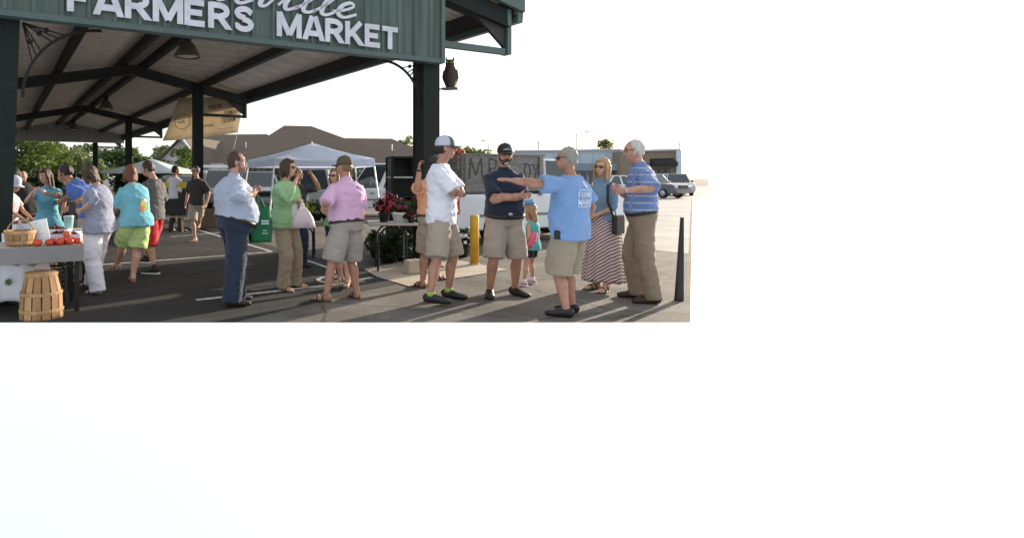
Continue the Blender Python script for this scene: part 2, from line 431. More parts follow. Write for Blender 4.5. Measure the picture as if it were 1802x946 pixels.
        if lower.get('belt'):
            bm = BM(); a = spine(wz - .035); b = spine(wz + .002)
            n0 = len(bm.verts); torso(bm, wz - .046, wz - .004, max(.024, (shirt or {}).get('fit', 0) * .78 + .007))
            bl = obj('belt', bm, lower['belt'], root, True)
            if lower.get('buckle'):
                bm = BM(); pt = spine(wz - .017); 
                ell(bm, pt + V((0, (.118 * gy + .030 + belly * .9) * s, 0)), (.026 * s, .008 * s, .018 * s), None, 12, 8)
                obj('buckle', bm, lower['buckle'], bl, True)
    # --- shoes
    if shoes:
        for nm in ('R', 'L'):
            bm = BM()
            if shoes['kind'] == 'sandal':
                an, td = J['an' + nm], J['td' + nm]; base = V((an.x, an.y, an.z - .085 * s)); sd_ = V((td.y, -td.x, 0))
                td2 = V((td.x, td.y, 0)).normalized()
                loft(bm, [base + td2 * (a * s) + V((0, 0, .006 * s)) for a in (-.075, -.05, .05, .13, .19, .215)], [(b * s, .010 * s) for b in (.02, .036, .038, .05, .044, .016)], 12, sd_)
                for a, hh in ((.11, .058), (.03, .078)):
                    c = base + td2 * a * s
                    tube(bm, [c + sd_ * (math.cos(t) * .054 * s) + V((0, 0, .008 * s + math.sin(t) * hh * s)) for t in [math.pi * i / 8 for i in range(9)]], .009 * s, 6)
                me = mesh_from(bm, True); sh_ = link('sandal', me, shoes['m'], root)
            else:
                foot_bm(bm, J['an' + nm], J['td' + nm], s, .010 * s, .012)
                if shoes.get('high'): 
                    an = J['an' + nm]; loft(bm, [an + V((0, 0, -.04 * s)), an + V((0, 0, .03 * s))], [.05 * s, .045 * s], 12)
                me = remesh(bm, .009, 2)
                zmin = J['an' + nm].z - .085 * s
                for v in me.vertices: v.co.z = max(v.co.z, zmin + .002)
                sh_ = link('shoe', me, shoes['m'], root)
                if shoes.get('sole'):
                    bm = BM(); an, td = J['an' + nm], J['td' + nm]; base = V((an.x, an.y, zmin)); td2 = V((td.x, td.y, 0)).normalized(); sd_ = V((td.y, -td.x, 0))
                    loft(bm, [base + td2 * (a * s) + V((0, 0, .012 * s)) for a in (-.092, -.07, .0, .10, .17, .215, .232)], [(b * s, .014 * s) for b in (.018, .044, .048, .060, .056, .034, .012)], 14, sd_, 3)
                    obj('sole', bm, shoes['sole'], sh_, True)
                if shoes.get('sock'):
                    bm = BM(); an, kn = J['an' + nm], J['kn' + nm]
                    loft(bm, [an + V((0, 0, -.02 * s)), an.lerp(kn, .08), an.lerp(kn, shoes.get('sockh', .16))], [.050 * s, .046 * s, .046 * s], 14)
                    obj('sock', bm, shoes['sock'], root, True)
    J['root'] = root
    if hair: hair(J)
    return J

# --- things worn on the head, built in head space
def hp(J, x, y, z): return J['HM'] @ (V((x, y, z)) * J['k'])
def to_head(J, me):
    M = J['HM'] @ Matrix.Scale(J['k'], 4)
    me.transform(M); return me
def hair_short(m, bald=0.0, low=-.055):
    def f(J):
        bm = BM()
        for v in ell(bm, (0, -.017 - bald * .02, .022 - bald * .02), (.083, .103, .113 - bald * .02), None, 24, 18):
            if v.co.z < low: v.co.z = low + (v.co.z - low) * .25
            if v.co.y > .055 and v.co.z < .075: v.co.y = .055
        for sg in (-1, 1): ell(bm, (.072 * sg, .008, .012), (.012, .02, .035), None, 8, 6)
        to_head(J, link_tmp(J, 'hair', remesh(bm, .009, 2, .5, strand_fn(.012, 3)), m))
    return f
def link_tmp(J, name, me, m, parent=None):
    link(name, me, m, parent or J['root']); return me
def hair_long(m, length=.30, wide=.098, back=-.05, puff=1.0, fringe=True):
    def f(J):
        bm = BM()
        for v in ell(bm, (0, -.018, .022), (.090 * puff, .108 * puff, .116), None, 24, 18):
            if v.co.y > .060 and v.co.z < .068: v.co.y = .060
        n = 6; pts = []; rad = []
        for i in range(n + 1):
            t = i / n; pts.append(V((0, back - .012 * t, .03 - (length + .03) * t))); rad.append(((wide * (1 - .18 * t ** 3)) * puff, .062 * (1 - .25 * t ** 2)))
        loft(bm, pts, rad, 20)
        for sg in (-1, 1):
            loft(bm, [V((.070 * sg, .045, .075)), V((.086 * sg, .040, .01)), V((.090 * sg, .028, -.08)), V((.084 * sg, .022, -.08 - length * .45))], [(.012, .022), (.014, .03), (.016, .034), (.008, .018)], 10, V((1, 0, 0)))
        if fringe: ell(bm, (.02, .062, .086), (.06, .03, .026), None, 12, 8)
        to_head(J, link_tmp(J, 'hair', remesh(bm, .0095, 2, .5, strand_fn(.009, 7)), m))
    return f
def cap(m, vm, hairm=None, fm=None, text=None, tm=None):
    def f(J):
        bm = BM(); prof = [(.103, .028), (.104, .05), (.099, .085), (.08, .118), (.045, .138), (.012, .145)]
        loft(bm, [V((0, -.006, z)) for r, z in prof], [(r * .87, r * 1.06) for r, z in prof], 24)
        ell(bm, (0, -.006, .146), (.01, .01, .006), None, 8, 6)
        me = mesh_from(bm, True); to_head(J, me); c = link('cap', me, m, J['root'])
        if fm:
            bm = BM(); rows = []
            for r, z in prof[:5]:
                rows.append([bm.verts.new(V((math.sin(t) * r * .885, -.006 + math.cos(t) * r * 1.085, z))) for t in [R(-62 + 124 * i / 10) for i in range(11)]])
            for a, b in zip(rows, rows[1:]):
                for i in range(10): bm.faces.new((a[i], a[i + 1], b[i + 1], b[i]))
            me = mesh_from(bm, True); to_head(J, me); link('front_panel', me, fm, c)
        bm = BM(); rows = []
        for j in range(6):
            e = j / 5; row = []
            for i in range(13):
                t = R(-66 + 132 * i / 12); ext = .088 * e * math.cos(t) ** .55 if math.cos(t) > 0 else 0
                row.append((math.sin(t) * .089 * (1 + .04 * e), -.006 + math.cos(t) * .108 + ext, .034 - .012 * e - .030 * (math.sin(t) ** 2) * (1 - .3 * e)))
            rows.append(row)
        for dz in (0, -.005):
            pass
        top = [[bm.verts.new(p) for p in r] for r in rows]; bot = [[bm.verts.new((p[0], p[1], p[2] - .005)) for p in r] for r in rows]
        for g_ in (top, bot):
            for a, b in zip(g_, g_[1:]):
                for i in range(12): bm.faces.new((a[i], a[i + 1], b[i + 1], b[i]))
        for i in range(12): bm.faces.new((top[-1][i], top[-1][i + 1], bot[-1][i + 1], bot[-1][i]))
        me = mesh_from(bm, True); to_head(J, me); link('visor', me, vm, c)
        if text:
            me = fit_text(text_mesh(text, .05, .001, .001, .3), .085, .030)
            for v in me.vertices:
                x = v.co.x - .0425; z = v.co.y + .055; t = x / .088
                r = .101 if z < .07 else .094
                v.co = V((math.sin(t) * r * .90, -.006 + math.cos(t) * r * 1.10 + .002, z))
            to_head(J, me); link('lettering', me, tm, c)
        if hairm:
            bm = BM()
            for v in ell(bm, (0, -.022, .0), (.080, .098, .075), None, 20, 14):
                if v.co.y > .035: v.co.y = .035
            to_head(J, link_tmp(J, 'hair', remesh(bm, .009, 2, .5, strand_fn(.006, 5)), hairm))
    return f
def sunglasses(m, wrap=1.0, clear=False, name='sunglasses'):
    def f(J):
        bm = BM()
        if clear:
            for sg in (-1, 1): tube(bm, [V((.033 * sg + math.cos(t) * .024, .103, .014 + math.sin(t) * .016)) for t in [2 * math.pi * i / 14 for i in range(15)]], .0022, 6)
        else:
            for sg in (-1, 1): ell(bm, (.033 * sg, .098, .013), (.030, .012, .020), Matrix.Rotation(R(-14 * sg), 3, 'Z'), 14, 10)
        tube(bm, [V((-.012, .106, .018)), V((.012, .106, .018))], .0035, 6)
        for sg in (-1, 1): tube(bm, [V((.056 * sg, .094, .02)), V((.074 * sg, .06, .02)), V((.081 * sg, .0, .018))], .0038, 6)
        me = mesh_from(bm, True); to_head(J, me); link(name, me, m, J['root'])
    return f
def eyes(m, wm):
    def f(J):
        for sg in (-1, 1):
            bm = BM(); ell(bm, (.032 * sg, .083, .012), (.0135, .008, .0075), None, 10, 8); me = mesh_from(bm, True); to_head(J, me); e = link('eye', me, wm, J['root'])
            bm = BM(); ell(bm, (.032 * sg, .0885, .012), (.006, .004, .006), None, 10, 8); me = mesh_from(bm, True); to_head(J, me); link('iris', me, m, e)
            bm = BM(); loft(bm, [V((.016 * sg, .099, .032)), V((.033 * sg, .099, .038)), V((.050 * sg, .088, .031))], [.003, .004, .002], 6); me = mesh_from(bm, True); to_head(J, me); link('eyebrow', me, m, J['root'])
    return f
def mouth(m):
    def f(J):
        bm = BM(); ell(bm, (0, .0975, -.0635), (.021, .005, .0062), None, 12, 8); me = mesh_from(bm, True); to_head(J, me); link('lips', me, m, J['root'])
    return f
def beard(m, gm=None):
    def f(J):
        bm = BM()
        ell(bm, (0, .050, -.080), (.061, .057, .045), None, 20, 14)
        for sg in (-1, 1):
            loft(bm, [V((.068 * sg, .025, .0)), V((.064 * sg, .035, -.04)), V((.048 * sg, .055, -.075))], [.014, .018, .022], 10)
            loft(bm, [V((.004 * sg, .104, -.046)), V((.024 * sg, .098, -.052)), V((.034 * sg, .088, -.075))], [.007, .008, .009], 8)
        to_head(J, link_tmp(J, 'beard', remesh(bm, .008, 2, .5, strand_fn(.004, 2)), m))
        if gm:
            bm = BM(); ell(bm, (0, .083, -.098), (.030, .030, .026), None, 14, 10)
            to_head(J, link_tmp(J, 'chin_beard', remesh(bm, .007, 1, .5, strand_fn(.004, 2)), gm))
    return f
def seq(*fs):
    def f(J):
        for q in fs: q(J)
    return f
def wear_watch(J, side, m):
    wr, el = J['wr' + side], J['el' + side]; d = (wr - el).normalized(); c = wr - d * .015; bm = BM()
    loft(bm, [c - d * .011, c, c + d * .011], [(.034 * J['s']), (.036 * J['s']), (.034 * J['s'])], 14)
    obj('wristwatch', bm, m, J['root'], True)
def print_on(J, me, o, xd, yd, m, name, inward):
    """lay flat lettering on a shirt: project along 'inward' (all in person space)"""
    sh = J['shirt']; bmx = BM(); bmx.from_mesh(sh.data); bv = BVHTree.FromBMesh(bmx); bmx.free()
    frame_mesh(me, o, xd, yd); inward = V(inward).normalized()
    for v in me.vertices:
        h = bv.ray_cast(v.co - inward * .5, inward)
        if h[0] is not None: v.co = h[0] - inward * .006
    return link(name, me, m, sh)
# ------------------------------------------------------------------ common materials
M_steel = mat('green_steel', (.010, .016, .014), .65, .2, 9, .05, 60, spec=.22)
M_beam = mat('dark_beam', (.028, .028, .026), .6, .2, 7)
M_gpanel = mat('green_panel', (.082, .116, .103), .5, .30, 1.2, .05, 30, spec=.35, stretch=(5, 5, .5))
M_trim = mat('green_trim', (.075, .115, .108), .4, .1, 5)
M_roof = mat('roof_metal', (.74, .67, .60), .55, .12, 2.5, .03, 30)
M_white = mat('white_paint', (.80, .82, .86), .5, .05, 8)
M_letter = mat('letter_paint', (.60, .62, .68), .7, .14, 5)
M_black = mat('black_plastic', (.015, .015, .015), .45, .1, 20)
M_iron = mat('black_iron', (.014, .014, .014), .8, .1, 20)
M_galv = mat('galvanised', (.45, .46, .47), .4, .1, 15, metal=.6)
M_chrome = mat('chrome', (.7, .7, .7), .2, .05, 15, metal=1.0)
M_rubber = mat('tyre_rubber', (.018, .018, .018), .85, .2, 20)
M_glass = mat('car_glass', (.030, .040, .045), .06, .1, 3, spec=.8)
M_wood = mat('pale_wood', (.38, .24, .12), .7, .2, 5, .1, 30, stretch=(6, 6, 1))
M_greywood = mat('weathered_wood', (.20, .19, .18), .85, .35, 6, .2, 25, stretch=(1, 6, 9))
M_conc = mat('concrete', (.42, .36, .28), .9, .14, 4, .2, 60)
M_line = mat('line_paint', (.56, .56, .55), .85, .45, 16, .4, 120)
M_cloth_white = mat('white_cloth', (.80, .80, .82), .85, .05, 6, .15, 12)
M_bark = mat('bark', (.10, .075, .055), .95, .3, 8, .3, 30)
M_dirt = mat('potting_soil', (.04, .03, .02), .95, .3, 30)

# ------------------------------------------------------------------ ground
def asphalt(name, col, c2, spec=.35, rough=.8):
    m = mat(name, col, rough, .25, 1.1, .9, 150, spec=spec); n = m.node_tree.nodes; L = m.node_tree.links; b = n['Principled BSDF']
    base = [l.from_socket for l in L if l.to_socket == b.inputs['Base Color']][0]
    v = n.new('ShaderNodeTexVoronoi'); v.inputs['Scale'].default_value = 70; L.new(n['Texture Coordinate'].outputs['Object'], v.inputs['Vector'])
    rp = n.new('ShaderNodeValToRGB'); rp.color_ramp.elements[0].position = .05; rp.color_ramp.elements[1].position = .45
    rp.color_ramp.elements[0].color = list(c2) + [1]; rp.color_ramp.elements[1].color = (1, 1, 1, 1); L.new(v.outputs['Color'], rp.inputs[0])
    mx = n.new('ShaderNodeMix'); mx.data_type = 'RGBA'; mx.blend_type = 'MULTIPLY'; mx.inputs[0].default_value = .8
    L.new(base, mx.inputs[6]); L.new(rp.outputs[0], mx.inputs[7])
    # worn patches, oil stains and fine cracks
    pn = n.new('ShaderNodeTexNoise'); pn.inputs['Scale'].default_value = .9; pn.inputs['Detail'].default_value = 7; pn.inputs['Roughness'].default_value = .65; L.new(n['Texture Coordinate'].outputs['Object'], pn.inputs['Vector'])
    pr = n.new('ShaderNodeValToRGB'); pr.color_ramp.elements[0].position = .33; pr.color_ramp.elements[1].position = .60; pr.color_ramp.elements[0].color = (.62, .60, .58, 1); pr.color_ramp.elements[1].color = (1.06, 1.06, 1.06, 1); L.new(pn.outputs['Fac'], pr.inputs[0])
    m2 = n.new('ShaderNodeMix'); m2.data_type = 'RGBA'; m2.blend_type = 'MULTIPLY'; m2.inputs[0].default_value = 1; L.new(mx.outputs[2], m2.inputs[6]); L.new(pr.outputs[0], m2.inputs[7])
    wn = n.new('ShaderNodeTexNoise'); wn.inputs['Scale'].default_value = 2.2; wn.inputs['Detail'].default_value = 4; L.new(n['Texture Coordinate'].outputs['Object'], wn.inputs['Vector'])
    wm = n.new('ShaderNodeMix'); wm.data_type = 'RGBA'; wm.inputs[0].default_value = .25; L.new(n['Texture Coordinate'].outputs['Object'], wm.inputs[6]); L.new(wn.outputs['Color'], wm.inputs[7])
    cv = n.new('ShaderNodeTexVoronoi'); cv.feature = 'DISTANCE_TO_EDGE'; cv.inputs['Scale'].default_value = .55; L.new(wm.outputs[2], cv.inputs['Vector'])
    cr = n.new('ShaderNodeValToRGB'); cr.color_ramp.elements[0].position = .003; cr.color_ramp.elements[1].position = .009; cr.color_ramp.elements[0].color = (.35, .34, .33, 1); cr.color_ramp.elements[1].color = (1, 1, 1, 1); L.new(cv.outputs['Distance'], cr.inputs[0])
    m3 = n.new('ShaderNodeMix'); m3.data_type = 'RGBA'; m3.blend_type = 'MULTIPLY'; m3.inputs[0].default_value = .8; L.new(m2.outputs[2], m3.inputs[6]); L.new(cr.outputs[0], m3.inputs[7]); L.new(m3.outputs[2], b.inputs['Base Color'])
    return m
M_asph = asphalt('worn_asphalt', (.180, .164, .143), (.45, .42, .4))
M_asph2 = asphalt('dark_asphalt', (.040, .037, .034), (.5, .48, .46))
def sheet(name, pts, m, z=0.0, kind='structure', parent=None):
    bm = BM(); bm.faces.new([bm.verts.new((p[0], p[1], z)) for p in pts]); o = obj(name, bm, m, parent)
    if o.data.polygons[0].normal.z < 0: o.data.flip_normals()
    if kind: o['kind'] = kind
    return o
NEAR = 6.12
sheet('parking_lot', [(-900, NEAR), (3.42, NEAR), (22.5, 40), (30.6, 52), (470, 800), (-900, 800)], M_asph, 0.0)
sheet('unseen_ground', [(-40, 2.2), (40, 2.2), (40, -60), (-40, -60)], M_asph, 0.0)  # unseen ground behind the camera, added to cut fill light from below
tu = V((.8776, .4794, 0)); tl_ = V((-.4794, .8776, 0)); C0 = V((1.35, 9.9, 0))
def CW(t, w, z=0): return C0 + tu * t + tl_ * w + V((0, 0, z))
far_l = CW(-.9, 33); far_r = CW(-30, 33)
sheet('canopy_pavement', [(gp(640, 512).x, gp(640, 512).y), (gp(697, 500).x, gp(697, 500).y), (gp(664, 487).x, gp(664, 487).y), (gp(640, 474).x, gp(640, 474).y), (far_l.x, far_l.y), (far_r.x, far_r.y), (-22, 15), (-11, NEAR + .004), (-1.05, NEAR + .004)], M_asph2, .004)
sheet('glare_sheet', [(4.4, 15.0), (6.45, 11.6), (22.3, 39.8), (30.4, 51.8), (60, 101), (20, 101), (9.5, 22)], mat('painted_glare', (.31, .29, .262), .75, .22, .8, .3, 60), .004)  # paler sheet on the far asphalt: low-sun glare put into the colour
bm = BM()
pad = [gp(x, y) for x, y in ((640, 474), (716, 459), (800, 457), (893, 475), (848, 483), (775, 494), (721, 505), (664, 488))]
vs = [bm.verts.new((p.x, p.y, .010)) for p in pad]; bm.faces.new(vs)
obj('concrete_pad', bm, M_conc, None, kind='structure')
def line(pts, wd=.10, z=.008):
    bm = BM()
    P = [gp(*p) for p in pts]
    for a, b in zip(P, P[1:]):
        d = (b - a).normalized(); s = V((-d.y, d.x, 0)) * wd / 2
        bm.faces.new([bm.verts.new((q.x, q.y, z)) for q in (a - s, b - s, b + s, a + s)])
    o = obj('parking_line', bm, M_line, None); o['kind'] = 'structure'
    for f in o.data.polygons:
        if f.normal.z < 0: f.flip()
    return o
line([(120, 470.5), (370, 452), (478, 443.5)], .085, .008)
line([(322, 397), (478, 443)], .085, .009); line([(300, 417), (385, 410)], .08, .0095)
line([(345, 529), (571, 503.5), (654, 489)], .10, .010); line([(540, 459), (579, 472.5)], .08, .011)
bm = BM(); c = gp(582, 493); N = 30
for i in range(22):
    t0, t1 = R(60 + 270 * i / 22), R(60 + 270 * (i + 1) / 22)
    bm.faces.new([bm.verts.new((c.x + math.cos(t) * r, c.y + math.sin(t) * r * 1.5, .012)) for t, r in ((t0, .14), (t1, .14), (t1, .20), (t0, .20))])
obj('stall_emblem', bm, M_line, None, kind='structure')

# ------------------------------------------------------------------ market canopy
can = thing('market_canopy', 'long open steel market canopy with green corrugated sign front lettered FARMERS MARKET', 'market canopy', C0, math.atan2(.4794, .8776))
TR, ZR, SL = -2.15, 5.28, .207          # ridge offset, ridge height, slope
def zr(t): return ZR - SL * abs(t - TR)
TE, TW = 1.90, -6.2
bays = [0, 13, 26, 39]
colproto = None
for r_, tt in enumerate((0, -5.98)):
    for wv in bays:
        bm = BM()
        top = zr(tt) - .22
        if colproto is None or True:
            hw, hd = .155, .145
            for sg in (-1, 1): box(bm, (tt, wv + sg * (hd - .012), top / 2), (hw * 2, .024, top))
            box(bm, (tt + hw - .02, wv, top / 2), (.012, hd * 2 - .05, top)); box(bm, (tt - hw + .02, wv, top / 2), (.012, hd * 2 - .05, top))
            box(bm, (tt, wv, top / 2), (hw * 2 - .07, hd * 2 - .05, top - .01))
            if r_:
                for v in bm.verts:
                    if v.co.x > tt: v.co.x += .13 * min(v.co.z, 3.4) / 3.1 - .01
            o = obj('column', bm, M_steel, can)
            bm = BM(); box(bm, (tt, wv, .012), (.42, .40, .024)); obj('base_plate', bm, M_steel, o)
for wv in bays:                          # rafters (kinked beams) with tail brace
    if wv == 0: pass
    bm = BM(); D = .30
    for a, b in ((TW + .15, TR), (TR, 1.66)):
        za, zb = zr(a) - .21, zr(b) - .21
        hexa(bm, [(a, wv - .07, za - D), (b, wv - .07, zb - D), (b, wv + .07, zb - D), (a, wv + .07, za - D), (a, wv - .07, za), (b, wv - .07, zb), (b, wv + .07, zb), (a, wv + .07, za)])
        hexa(bm, [(a, wv - .12, za - D - .02), (b, wv - .12, zb - D - .02), (b, wv + .12, zb - D - .02), (a, wv + .12, za - D - .02), (a, wv - .12, za - D + .001), (b, wv - .12, zb - D + .001), (b, wv + .12, zb - D + .001), (a, wv + .12, za - D + .001)])
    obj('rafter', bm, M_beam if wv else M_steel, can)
    bm = BM(); box(bm, (.90, wv, 3.56), (1.46, .10, .10)); obj('tail_brace', bm, M_trim if wv == 0 else M_beam, can)
    bm = BM(); zt = zr(1.68) - .21; box(bm, (1.69, wv, (3.51 + zt) / 2), (.09, .16, zt - 3.51)); obj('tail_post', bm, M_trim if wv == 0 else M_beam, can)
    bm = BM(); hexa(bm, [(1.63, wv - .03, 3.62), (1.635, wv - .03, 3.62), (1.635, wv + .03, 3.62), (1.63, wv + .03, 3.62), (1.0, wv - .03, zr(1.0) - .53), (1.635, wv - .03, zr(1.62) - .53), (1.635, wv + .03, zr(1.62) - .53), (1.0, wv + .03, zr(1.0) - .53)])
    obj('gusset', bm, M_beam, can)
W0, W1 = -.14, 39.3
for tp in (-6.1, -4.4, -2.5, -1.8, .3):
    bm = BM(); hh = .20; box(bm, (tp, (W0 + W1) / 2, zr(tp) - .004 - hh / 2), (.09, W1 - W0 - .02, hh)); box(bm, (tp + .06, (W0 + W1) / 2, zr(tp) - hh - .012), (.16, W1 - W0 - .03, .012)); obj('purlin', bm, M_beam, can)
bm = BM(); box(bm, (1.80, (W0 + W1) / 2, zr(1.8) - .005 - .14), (.10, W1 - W0 - .02, .28)); obj('eave_strut', bm, M_beam, can)
bm = BM()
hexa(bm, [(1.82, W0, 4.06), (1.93, W0, 4.06), (1.93, W1, 4.06), (1.82, W1, 4.06), (1.82, W0, 4.40), (1.96, W0, 4.36), (1.96, W1, 4.36), (1.82, W1, 4.40)])
obj('gutter', bm, M_trim, can)
bm = BM()
for a, b in ((TR, 1.94),): 
    hexa(bm, [(a, W0 - .05, zr(a) - .16), (b, W0 - .05, zr(b) - .20), (b, W0 + .02, zr(b) - .20), (a, W0 + .02, zr(a) - .16), (a, W0 - .05, zr(a) + .09), (b, W0 - .05, zr(b) + .09), (b, W0 + .02, zr(b) + .09), (a, W0 + .02, zr(a) + .09)])
obj('rake_trim', bm, M_trim, can)
# roof panels: ribbed sheets, one mesh per side shared by all
def roof_panel(t0, t1, wdt=.914):
    bm = BM(); prof = []; n = 6
    for i in range(n):
        a = wdt * i / n; st = wdt / n
        prof += [(a, 0), (a + st * .70, 0), (a + st * .76, .036), (a + st * .94, .036)]
    prof.append((wdt, 0)); lo = [bm.verts.new((t0, y, zr(t0) + z)) for y, z in prof]; hi = [bm.verts.new((t1, y, zr(t1) + z)) for y, z in prof]
    for i in range(len(prof) - 1): bm.faces.new((lo[i], lo[i + 1], hi[i + 1], hi[i]))
    return mesh_from(bm)
nR = int((W1 - W0) / .914)
for a, b in ((TR, 1.92), (TW - .2, TR)):
    me = roof_panel(a, b)
    for i in range(nR):
        o = link('roof_panel', me, M_roof, can); o.location = (0, W0 + i * .914, 0)
# back gable of upright sheets
def vsheet(t0, t1, z0, w, zt, ribs=3, dep=.03, sgn=-1):
    bm = BM(); prof = []; st = (t1 - t0) / ribs
    for i in range(ribs):
        a = t0 + st * i
        prof += [(a, 0), (a + st * .18, 0), (a + st * .24, dep), (a + st * .36, dep), (a + st * .42, 0), (a + st * .62, 0), (a + st * .65, dep * .35), (a + st * .70, dep * .35), (a + st * .73, 0)]
    prof.append((t1, 0))
    lo = [bm.verts.new((x, w + sgn * y, z0)) for x, y in prof]; hi = [bm.verts.new((x, w + sgn * y, zt(x))) for x, y in prof]
    for i in range(len(prof) - 1): bm.faces.new((lo[i], lo[i + 1], hi[i + 1], hi[i]))
    return bm
for i in range(9):
    a = -6.3 + i * .914; obj('gable_panel', vsheet(a, min(a + .914, 1.95), 3.85, 38.8, lambda x: zr(x) - .01), mat('grey_panel', (.30, .29, .28), .6, .1, 3), can)
# sign front
sign_bm = BM(); ZS = 3.18
box(sign_bm, (-3.32, -.24, ZS + .035), (6.86, .16, .07)); box(sign_bm, (.085, -.25, (ZS + zr(.1)) / 2 + .10), (.07, .16, zr(.1) - ZS + .18))
sign = obj('sign_front', sign_bm, M_trim, can)
for i in range(8):
    a = .05 - (i + 1) * .86; obj('sign_panel', vsheet(a, a + .86, ZS + .07, -.30, lambda x: zr(x) + .12, 3, .028), M_gpanel, sign)
def arcp(cx_, cy_, rx, ry, a0, a1, n=9): return [(cx_ + rx * math.cos(R(a0 + (a1 - a0) * i / n)), cy_ + ry * math.sin(R(a0 + (a1 - a0) * i / n))) for i in range(n + 1)]
SW = .225                                  # stroke width of the cut-out capitals (letter height 1)
h_ = SW / 2
BLK_ = {'F': [[(h_, 0), (h_, 1)], [(h_, 1 - h_ * .9), (.74, 1 - h_ * .9)], [(h_, .50), (.64, .50)]],
 'E': [[(h_, 0), (h_, 1)], [(h_, 1 - h_ * .9), (.76, 1 - h_ * .9)], [(h_, .51), (.68, .51)], [(h_, h_ * .9), (.78, h_ * .9)]],
 'T': [[(0, 1 - h_ * .9), (.84, 1 - h_ * .9)], [(.42, 0), (.42, 1 - SW * .5)]],
 'A': [[(.10, 0), (.42, 1)], [(.86, 0), (.54, 1)], [(.25, .28), (.72, .28)]],
 'M': [[(h_, 0), (h_, 1)], [(1.10 - h_, 0), (1.10 - h_, 1)], [(h_, .98), (.55, .10)], [(1.10 - h_, .98), (.55, .10)]],
 'R': [[(h_, 0), (h_, 1)], [(h_, 1 - h_ * .8)] + [(.45, 1 - h_ * .8)] + arcp(.46, .70, .26, .20, 80, -80) + [(.45, .47), (h_, .47)], [(.44, .46), (.80, 0)]],
 'K': [[(h_, 0), (h_, 1)], [(.80, 1), (h_ * 1.6, .40)], [(.34, .56), (.86, 0)]],
 'S': [[(.75, .76)] + arcp(.44, .73, .27, .17, 20, 270) + arcp(.44, .29, .29, .19, 90, -160) + [(.10, .22)]]}
def sign_letters(s, t0, t1, z0, h, widths):
    tot = sum(widths); x = t0; k = (t1 - t0) / tot
    for ch, wd in zip(s, widths):
        bm = BM(); W_ = max(p[0] for st_ in BLK_[ch] for p in st_) ; sx_ = (wd - .14) * k / (W_ + (0 if ch in 'FETA' else 0.02)); n_ = 0
        for st_ in BLK_[ch]:
            n_ += 1; y0, y1 = -.336, -.352 - .0015 * n_; P = [V((p[0] * sx_, p[1] * h)) for p in st_]; wv = SW * h * .5
            prev = None
            for i, p in enumerate(P):
                d = (P[min(i + 1, len(P) - 1)] - P[max(i - 1, 0)]).normalized(); nr = V((-d.y, d.x)) * wv
                if len(P) == 2 and abs(d.x) > .05 and abs(d.y) > .35 and p.y in (0, h): nr = V((-wv / max(abs(d.y), .5), 0)) * (1 if d.y > 0 else -1)   # flat feet on slanted strokes
                ring = [bm.verts.new((x + p.x + e * nr.x, yv, z0 + p.y + e * nr.y)) for e in (-1, 1) for yv in (y1, y0)]
                if prev:
                    for i0, i1 in ((0, 2), (2, 3), (3, 1), (1, 0)): bm.faces.new((prev[i0], prev[i1], ring[i1], ring[i0]))
                else: bm.faces.new((ring[0], ring[2], ring[3], ring[1]))
                prev = ring
            bm.faces.new((prev[1], prev[3], prev[2], prev[0]))
        obj('letter', bm, M_letter, sign); x += wd * k
WD = dict(F=.85, A=1.08, R=1.0, M=1.18, E=.92, S=.95, K=1.0, T=.98)
sign_letters('FARMERS', -5.26, -3.00, 3.30, .325, [WD[c] for c in 'FARMERS'])
sign_letters('MARKET', -2.70, -.73, 3.295, .325, [WD[c] for c in 'MARKET'])
# brush script above: strokes for "Albertville" (x right, y up, in x-heights)
GL = {
 'A': ([[(0, 0), (.5, .9), (.95, 2.1), (1.0, 1.0), (1.05, 0), (1.3, .1)], [(.35, .8), (1.1, .85)]], 1.35),
 'l': ([[(0, .1), (.35, .9), (.55, 1.9), (.38, 2.0), (.25, 1.2), (.22, .25), (.4, .0), (.62, .25)]], .55),
 'b': ([[(0, .1), (.3, .9), (.5, 1.9), (.35, 2.0), (.22, 1.2), (.2, .15), (.5, 0), (.72, .4), (.62, .85), (.85, .8)]], .8),
 'e': ([[(0, .3), (.35, .5), (.55, .8), (.4, 1.0), (.2, .75), (.18, .25), (.42, 0), (.75, .3)]], .68),
 'r': ([[(0, .2), (.2, .85), (.25, 1.02), (.36, .86), (.55, .88), (.5, .3), (.62, .02), (.85, .3)]], .75),
 't': ([[(0, .2), (.25, .9), (.38, 1.6), (.28, .8), (.26, .2), (.42, 0), (.68, .3)], [(.08, 1.1), (.6, 1.15)]], .6),
 'v': ([[(0, .7), (.15, .98), (.28, .8), (.32, .1), (.5, .1), (.68, .9), (.9, .9)]], .8),
 'i': ([[(0, .2), (.2, .95), (.18, .3), (.32, 0), (.58, .3)], [(.26, 1.32), (.30, 1.38)]], .5)}
x = 0; words = []
for ch in 'Albertville':
    st, adv = GL[ch]; words.append((ch, x, st)); x += adv
XH = .215; kx = 3.95 / x
def smooth_path(p, n=6):
    q = []
    for i in range(len(p) - 1):
        p0, p1, p2, p3 = p[max(i - 1, 0)], p[i], p[i + 1], p[min(i + 2, len(p) - 1)]
        for j in range(n):
            t = j / n
            q.append(tuple(.5 * (2 * b + (c - a) * t + (2 * a - 5 * b + 4 * c - d) * t * t + (3 * b - a - 3 * c + d) * t ** 3) for a, b, c, d in zip(p0, p1, p2, p3)))
    return q + [p[-1]]
